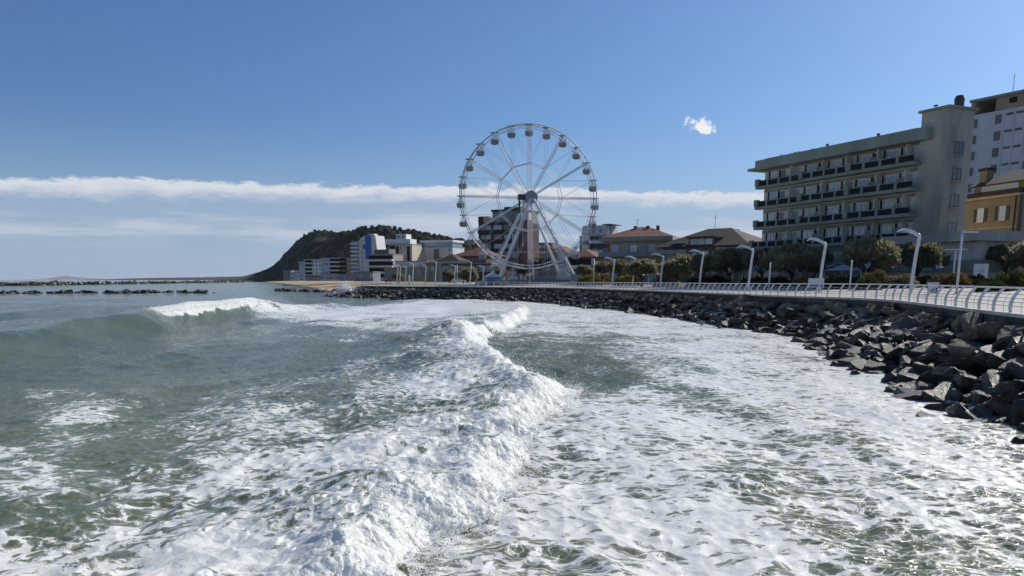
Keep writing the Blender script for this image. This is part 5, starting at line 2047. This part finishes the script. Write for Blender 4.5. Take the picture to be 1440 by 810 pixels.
for q in ((1425, 66, 383, 52, 'g', 'round clipped green shrub at the right edge'), (1398, 64, 396, 44, 'g', 'low round green shrub in front of the clipped one'),
          (1232, 84, 382, 44, 't', 'sandy coloured dry shrub under the near tamarisk'), (1222, 80, 391, 36, 'g', 'low grey green shrub before the dry shrub'),
          (1268, 84, 387, 52, 'o', 'dark rounded shrub left of the nearest lamp foot'), (1340, 80, 385, 60, 't', 'brownish hedge shrub beneath the blue road sign'), (1372, 82, 388, 40, 'd', 'dark shrub under the white notice board'),
          (1180, 88, 390, 40, 'g', 'green shrub beside the short white pole'), (1132, 92, 389, 36, 't', 'reddish brown low shrub below the hotel awnings'), (1090, 98, 391, 60, 'd', 'dark low hedge under the tamarisks'),
          (832, 165, 386, 34, 'y', 'yellow flowering shrub right of the wheel'), (885, 150, 386, 40, 'y', 'yellow flowering shrub by the rounded tree'), (850, 168, 388, 24, 'y', 'small yellow shrub beside the thin white knob pole'),
          (940, 132, 389, 40, 'o', 'pale green low shrub under the dark tamarisk'), (1000, 122, 390, 70, 'd', 'long dark hedge left of the white gazebo'), (1060, 108, 391, 40, 'd', 'dark hedge at the foot of the white gazebo'),
          (1440, 78, 389, 50, 'd', 'dark hedge behind the clipped green shrubs'), (1300, 88, 389, 40, 'd', 'dark hedge behind the nearest lamp')):
    shrub(*q)


# low hedge strip running behind the paving, and lawns
def swept_hedge(name, label, s0, s1, off, w, h_, mt, leaves, seed):
    rg = np.random.RandomState(seed)
    s = rg.uniform(s0, s1, leaves)
    o = rg.uniform(-w / 2, w / 2, leaves)
    z = rg.uniform(0, 1, leaves) ** .5 * h_ * (1 - .35 * np.abs(o) / (w / 2))
    x = np.interp(s, ES, EP[:, 0]) + np.interp(s, ES, EN[:, 0]) * (off + o)
    y = np.interp(s, ES, EP[:, 1]) + np.interp(s, ES, EN[:, 1]) * (off + o)
    z = z + np.interp(s, ES, EP[:, 2]) + np.interp(off, [0, 4, 8, 13, 18, 24, 32, 45], [0, .1, .22, .38, .52, .62, .66, .7])
    p = np.stack([x, y, z], 1)
    t = rg.normal(size=(leaves, 3)) + np.array([0, 0, .5])
    t /= np.linalg.norm(t, axis=1)[:, None]
    sd = np.cross(t, rg.normal(size=(leaves, 3)))
    sd /= np.linalg.norm(sd, axis=1)[:, None]
    L = rg.uniform(.15, .4, leaves)[:, None]
    base = p[0].copy()
    V = (np.stack([p - sd * L * .2, p + t * L * .5 - sd * L * .35, p + t * L, p + t * L * .5 + sd * L * .35], 1) - base).reshape(-1, 3)
    o = link(name, np_mesh(name, V, np.arange(leaves * 4).reshape(-1, 4), mt, False), None, tuple(base))
    tag(o, label, 'hedge')


swept_hedge('hedge', 'long dark low hedge behind the paving left of the near lamp', 60, 120, 24.5, 2.2, .75, M['leafdark'], 16000, 1)
swept_hedge('hedge', 'dark low hedge behind the near paving at the right', 14, 58, 30, 2.4, .75, M['leafdark'], 14000, 2)
strip('lawn', [(22.5, .62), (24, .65), (31.5, .68)], M['grass'], s0=30, s1=48, kind='structure')
strip('lawn', [(7, .22), (9, .26), (13, .40)], M['grass'], s0=172, s1=228, kind='structure')

# ================================================================ street furniture and people
def at_ground(px_, Y):
    x, g_ = ground_z(px_, Y)
    return x, Y, g_


def notice_board():
    x, y, g_ = at_ground(1378, 84)
    root = thing('notice_board', 'white notice board with faint blue print before the ochre house', 'sign', (x, y, g_))
    z1 = at(1378, 371, 84).z - g_
    z0 = at(1378, 391, 84).z - g_
    w = 20 * 84 / FPX / 2
    b = MB(); b.box(-w, w, -.04, .04, z0, z1)
    pn = b.build('board', M['white'], root)
    b = MB()
    for (u0, u1, v0, v1) in ((-.1, .5, .66, .70), (-.15, .05, .48, .56), (.15, .45, .50, .56), (-.1, .55, .40, .44), (-.2, 0, .18, .30)):
        b.box(w * u0, w * u1, -.046, -.0402, z0 + (z1 - z0) * v0, z0 + (z1 - z0) * v1)
    b.build('print', M['bluegrey'], pn)
    for u in (-.8, .8):
        b = MB(); b.tube([(w * u, 0, 0), (w * u, 0, z0 - .002)], .05, 6)
        b.build('leg', M['steel'], root)


def road_sign():
    x, y, g_ = at_ground(1316, 82)
    root = thing('road_sign', 'square blue road sign with white symbol near the annex', 'sign', (x, y, g_))
    zc = at(1316, 375.5, 82).z - g_
    b = MB(); b.box(-.27, .27, -.02, .02, zc - .27, zc + .27)
    p = b.build('plate', mat('sign_blue', (0.01, 0.03, 0.2), .4, .05, 2), root)
    b = MB(); b.box(-.05, .05, -.028, -.0205, zc - .18, zc + .10); b.box(-.11, .11, -.028, -.0205, zc + .08, zc + .17)
    b.build('symbol', M['white'], p)
    b = MB(); b.tube([(0, .03, 0), (0, .03, zc + .25)], .035, 6)
    b.build('post', M['dark'], root)
    x, y, g_ = at_ground(1321.5, 81)
    root = thing('direction_sign', 'small white direction sign beside the blue road sign', 'sign', (x, y, g_))
    zc = at(1321, 375.5, 81).z - g_
    b = MB(); b.extrude_y([(-.18, zc - .12), (.14, zc - .12), (.3, zc), (.14, zc + .12), (-.18, zc + .12)], -.02, .02)
    b.build('plate', M['white'], root)
    b = MB(); b.tube([(-.1, .05, 0), (-.1, .05, zc + .1)], .035, 6)
    b.build('post', M['dark'], root)


def info_box():
    x, y, g_ = at_ground(1313, 63)
    root = thing('litter_bin', 'white patterned box on the paving left of the straight lamp', 'bin', (x, y, g_))
    b = MB(); b.box(-.3, .3, -.25, .25, .05, .85)
    bd = b.build('body', M['white'], root)
    b = MB(); b.box(-.36, .36, -.3, .3, .853, .93)
    b.build('lid', M['white'], root)
    b = MB()
    b.add([(-.25, -.256, .2), (-.12, -.256, .2), (.05, -.256, .75), (-.08, -.256, .75)], [(0, 1, 2, 3)])
    b.add([(.1, -.256, .12), (.22, -.256, .12), (.22, -.256, .5), (.1, -.256, .5)], [(0, 1, 2, 3)])
    b.build('pattern', M['dark'], bd)


def low_panel(px_, Y, w, h_, label, m1):
    x, y, g_ = at_ground(px_, Y)
    root = thing('information_panel', label, 'sign', (x, y, g_), .1)
    b = MB(); b.box(-w / 2, w / 2, -.03, .03, .5, .5 + h_)
    p = b.build('board', m1, root)
    b = MB(); b.box(-w / 2 + .1, w / 2 - .1, -.037, -.0305, .6, .5 + h_ * .5)
    b.build('print', M['tarp'], p)
    for u in (-.4, .4):
        b = MB(); b.tube([(w * u, .04, 0), (w * u, .04, .5 + h_)], .035, 6)
        b.build('leg', M['steel'], root)


def gazebo():
    x, y, g_ = at_ground(1050, 122)
    root = thing('gazebo', 'small white gazebo with pillars between the tamarisk trunks', 'gazebo', (x, y, g_))
    w = 2.4
    b = MB(); b.lathe([(w * 1.2, 0), (w * 1.2, .12)], 8)
    b.build('base', M['offwhite'], root)
    for k in range(8):
        a = k * math.pi / 4 + .2
        b = MB(); b.tube([(w * math.cos(a), w * math.sin(a), .12), (w * math.cos(a), w * math.sin(a), 2.6)], .13, 6)
        b.build('pillar', M['offwhite'], root)
    b = MB(); b.lathe([(w * 1.15, 2.6), (w * 1.2, 2.9), (w * 1.05, 3.0), (w * .5, 3.5), (.1, 3.75), (.05, 4.0)], 12)
    b.build('roof', M['offwhite'], root)


def parasol(px_, Y, label, mt):
    x, y, g_ = at_ground(px_, Y)
    root = thing('parasol', label, 'parasol', (x, y, g_))
    b = MB(); b.tube([(0, 0, 0), (0, 0, 2.5)], .03, 6)
    b.build('pole', M['white'], root)
    b = MB(); b.lathe([(1.35, 2.0), (1.3, 2.02), (.7, 2.35), (.08, 2.6), (.03, 2.7)], 8)
    b.build('canopy', mt, root)


def column():
    x, y, g_ = at_ground(575.5, 226)
    root = thing('advertising_column', 'bright white upright advertising slab on the far promenade', 'sign', (x, y, g_))
    h_ = at(575.5, 386.5, 226).z - g_
    b = MB(); b.prism([(-.25, -.2), (.25, -.2), (.25, .2), (-.25, .2)], .15, h_, [(-.22, -.18), (.22, -.18), (.22, .18), (-.22, .18)])
    b.build('slab', M['offwhite'], root)
    b = MB(); b.box(-.4, .4, -.35, .35, 0, .148)
    b.build('plinth', M['greyplaster'], root)


def person_mesh(seed, mt_top, mt_leg, mt_skin):
    """one continuous low figure grown from a skeleton"""
    rg = random.Random(seed)
    st = rg.uniform(.08, .22)
    J = [(0, 0, .95), (0, 0, 1.2), (0, 0, 1.42), (0, 0, 1.52), (0, -.02, 1.64), (0, 0, 1.76),
         (.19, 0, 1.40), (.25, .03, 1.14), (.24, -.05, .90), (-.19, 0, 1.40), (-.25, -.03, 1.14), (-.24, .06, .90),
         (.10, 0, .90), (.11, -st * .6, .50), (.11, -st, .08), (.12, -st - .14, .04), (-.10, 0, .90), (-.11, st * .5, .50), (-.11, st * 1.1, .08), (-.12, st * 1.1 - .14, .04)]
    E_ = [(0, 1), (1, 2), (2, 3), (3, 4), (4, 5), (2, 6), (6, 7), (7, 8), (2, 9), (9, 10), (10, 11), (0, 12), (12, 13), (13, 14), (14, 15), (0, 16), (16, 17), (17, 18), (18, 19)]
    rad = [.15, .15, .17, .06, .095, .07, .08, .055, .042, .08, .055, .042, .10, .075, .05, .045, .10, .075, .05, .045]
    me = bpy.data.meshes.new('person')
    me.from_pydata(J, E_, [])
    o = bpy.data.objects.new('person', me)
    COL.objects.link(o)
    md = o.modifiers.new('skin', 'SKIN')
    for i, r_ in enumerate(rad):
        sv = me.skin_vertices[0].data[i]
        sv.radius = (r_, r_ * .85)
        sv.use_root = i == 0
    o.modifiers.new('sub', 'SUBSURF').levels = 1
    dg = bpy.context.evaluated_depsgraph_get()
    em = bpy.data.meshes.new_from_object(o.evaluated_get(dg))
    bpy.data.objects.remove(o)
    em.materials.clear()
    for m_ in (mt_top, mt_leg, mt_skin):
        em.materials.append(m_)
    for p in em.polygons:
        z = p.center.z
        p.material_index = 2 if z > 1.5 or (abs(p.center.x) > .2 and z < .95 and z > .84) else (1 if z < .93 else 0)
        p.use_smooth = True
    return em


M['skin'] = mat('skin', (0.42, 0.26, 0.18), .6, .05, 2)
M['cloth_dark'] = mat('dark_cloth', (0.02, 0.02, 0.025), .9, .2, 4)
M['cloth_blue'] = mat('blue_cloth', (0.03, 0.045, 0.09), .9, .2, 4)
PMS = [person_mesh(k, M['cloth_dark'], M['cloth_blue'] if k % 2 else M['cloth_dark'], M['skin']) for k in range(2)]


def person(x, y, z, k, rz, label):
    o = link('person', PMS[k], None, (x, y, z), rz)
    tag(o, label, 'person')


for px_, Y, k, rz, lab in ((543, 205, 0, .3, 'person in black walking on the far promenade, left of a pair'), (548.5, 207, 1, 2.0, 'person in dark clothes on the far promenade, right of a pair')):
    x, y, g_ = at_ground(px_, Y)
    person(x, y, g_, k, rz, lab)
person(xat(413, 330, 1), 330, -.35, 1, 1.0, 'person in dark clothes standing in the shallows off the beach')
person(xat(399, 470, 1), 470, 0.2, 0, .5, 'person in dark clothes on the sand at the waterline')


def car(px_, Y, rz, label, mt):
    x, y, g_ = at_ground(px_, Y)
    root = thing('parked_car', label, 'car', (x, y, g_), rz)
    b = MB()
    b.extrude_y([(-2.1, .35), (2.1, .35), (2.15, .7), (1.9, .85), (1.0, .95), (.4, 1.42), (-1.1, 1.45), (-1.8, 1.0), (-2.12, .9)], -.85, .85)
    bd = b.build('body', mt, root)
    b = MB(); b.add([(1.02, -.74, .98), (1.02, .74, .98), (.46, .66, 1.40), (.46, -.66, 1.40)], [(0, 1, 2, 3)])
    b.build('windscreen', M['glass'], bd)
    for sy in (-1, 1):
        b = MB(); b.add([(-1.5, .856 * sy, 1.0), (.85, .856 * sy, 1.0), (.35, .856 * sy, 1.36), (-1.05, .856 * sy, 1.38)], [(0, 1, 2, 3)])
        b.build('side_window', M['glass'], bd)
        b = MB(); b.box(2.05, 2.16, sy * .6 - .18, sy * .6 + .18, .6, .75)
        b.build('headlight', M['clear'], bd)
        for wx in (-1.3, 1.3):
            b = MB()
            v, f = [], []
            for e in (0, 1):
                for k in range(14):
                    a = k * 2 * math.pi / 14
                    v.append((wx + .32 * math.cos(a), sy * (.70 + e * .17), .32 + .32 * math.sin(a)))
            for k in range(14):
                f.append((k, (k + 1) % 14, 14 + (k + 1) % 14, 14 + k))
            f += [tuple(range(14)), tuple(range(27, 13, -1))]
            b.add(v, f)
            w_ = b.build('wheel', M['dark'], root)
    return root


M['carpaint'] = mat('silver_car_paint', (0.45, 0.46, 0.48), .25, .05, 1, metal=.4)
M['carwhite'] = mat('white_car_paint', (0.6, 0.6, 0.6), .25, .05, 1)
car(1300, 97, 2.2, 'silver parked car glinting behind the shrubs by the annex', M['carpaint'])
car(645, 222, .1, 'white parked car left of the ferris wheel by the lawn', M['carwhite'])
notice_board()
road_sign()
info_box()
low_panel(1148, 76, 1.6, .9, 'low blue and white information panel at the second lamp\'s foot', M['white'])
gazebo()
column()
M['redcloth'] = mat('red_canvas', (0.35, 0.05, 0.04), .8, .1, 2)
parasol(922, 146, 'red parasol under the trees right of the rounded tamarisk', M['redcloth'])
parasol(912, 150, 'pale parasol left of the red parasol', M['awning'])
parasol(897, 149, 'white parasol behind the rounded tamarisk trunk', M['awning'])


# ================================================================ spray thrown up by the waves
def droplets(name, pts, sizes, mt, kind='stuff'):
    n = len(pts)
    rg = np.random.RandomState(1)
    T = np.array([[1, 1, 1], [1, -1, -1], [-1, 1, -1], [-1, -1, 1]], float) * .6
    F = np.array([[0, 1, 2], [0, 3, 1], [0, 2, 3], [1, 3, 2]])
    a = rg.normal(size=(n, 3, 3))
    q, _ = np.linalg.qr(a)
    V = np.einsum('kj,njl->nkl', T, q) * sizes[:, None, None] + pts[:, None, :]
    Fx = F[None] + (np.arange(n) * 4)[:, None, None]
    o = link(name, np_mesh(name, V.reshape(-1, 3), Fx.reshape(-1, 3), mt, False))
    tag(o, kind=kind)


def foam_drop_mat():
    m = bpy.data.materials.new('spray_white')
    m.use_nodes = True
    t = NT(m.node_tree)
    d = t.n('ShaderNodeBsdfDiffuse', {'Color': (.95, .95, .95, 1)})
    tr = t.n('ShaderNodeBsdfTranslucent', {'Color': (.95, .95, .95, 1)})
    mx = t.n('ShaderNodeMixShader', {0: .5, 1: d.outputs[0], 2: tr.outputs[0]})
    t.n('ShaderNodeOutputMaterial', {'Surface': mx})
    return m


M['spray'] = foam_drop_mat()
rg = np.random.RandomState(21)
X, Y, Hh, Fo, Ch = SEA
sel = np.argwhere((Ch > .55) & (Y > 7) & (Y < 60) & (np.abs(X) < 7))
toe_d = poly_x(TOE, Y[sel[:, 0], sel[:, 1]]) - X[sel[:, 0], sel[:, 1]]
w = np.exp(-(toe_d / 1.6) ** 2) * (Y[sel[:, 0], sel[:, 1]] ** 1.6) * (.2 + (pnoise(Y[sel[:, 0], sel[:, 1]] / 1.7, toe_d, 5) > .05))
w /= w.sum()
pick = sel[rg.choice(len(sel), 2600, p=w)]
P = np.stack([X[pick[:, 0], pick[:, 1]], Y[pick[:, 0], pick[:, 1]], Hh[pick[:, 0], pick[:, 1]]], 1)
up = rg.exponential(.13, len(P))
P += np.stack([rg.normal(.12, .12, len(P)), rg.normal(0, .1, len(P)), up + .03], 1)
droplets('wave_spray', P, rg.uniform(.006, .02, len(P)) * (.8 + P[:, 1] / 45), M['spray'])
# specks flung ahead of the front, lying on the water
yy = 7 + 26 * rg.uniform(0, 1, 7000) ** 1.2
dd = rg.exponential(.24, len(yy)) - .02
xx = poly_x(TOE, yy) + .55 * pnoise(yy / 2.3, poly_x(TOE, yy) / 4, 31) + dd
zz = .06 + rg.exponential(.07, len(yy)) + np.maximum(0, .15 - dd) * .5
droplets('toe_spray', np.stack([xx, yy, zz], 1), rg.uniform(.006, .022, len(yy)), M['spray'])
# plume against the end of the revetment
px0 = at(487, 412, 203)
VV, FF, kk = [], [], 0
bl = [blob_variant(400 + k) for k in range(4)]
for _ in range(90):
    hh = rg.beta(1.0, 2.2) * 3.0
    v, f = bl[rg.randint(4)]
    r_ = rg.uniform(.18, .6) * (1 - hh / 5)
    c_ = np.array([px0.x + rg.normal(0, 1) * 1.7 * (1 - hh / 4.2) - hh * .25 + .6, 203 + rg.normal(0, .8), hh])
    VV.append(v * r_ + c_); FF.append(f + kk)
    kk += len(v)
tag(link('splash_foam', np_mesh('splash_foam', np.concatenate(VV), np.concatenate(FF), M['spray'], True)), kind='stuff')
n = 2600
u = rg.uniform(0, 1, n)
hh = rg.beta(1.1, 1.8, n) * 4.0
P = np.stack([px0.x + rg.normal(0, 1, n) * 2.4 * (1 - hh / 4.8) - hh * .25 + .6, 203 + rg.normal(0, 1, n) * 1.2, hh + .1], 1)
droplets('splash_plume', P, rg.uniform(.03, .10, n), M['spray'])
# whitewater thrown along the left roller's crest
yy = rg.uniform(72, 104, 1100)
xx = poly_x(CRL, yy) + rg.normal(.6, .9, len(yy))
zz = poly_x(AML, yy) * .75 + rg.exponential(.12, len(yy))
droplets('crest_spray', np.stack([xx, yy, zz], 1), rg.uniform(.03, .08, len(yy)), M['spray'])

# ================================================================ sea air
def haze():
    b = MB()
    b.box(-63000, 63000, -300, 63000, -2.0, 330.0)
    m = bpy.data.materials.new('haze_air')
    m.use_nodes = True
    t = NT(m.node_tree)
    v = t.n('ShaderNodeVolumePrincipled', {'Color': (.80, .90, 1.0, 1), 'Density': 0.000022, 'Anisotropy': 0.2})
    t.n('ShaderNodeOutputMaterial', {'Volume': v})
    tag(b.build('haze', m), kind='stuff')


haze()
SC.cycles.volume_bounces = 0
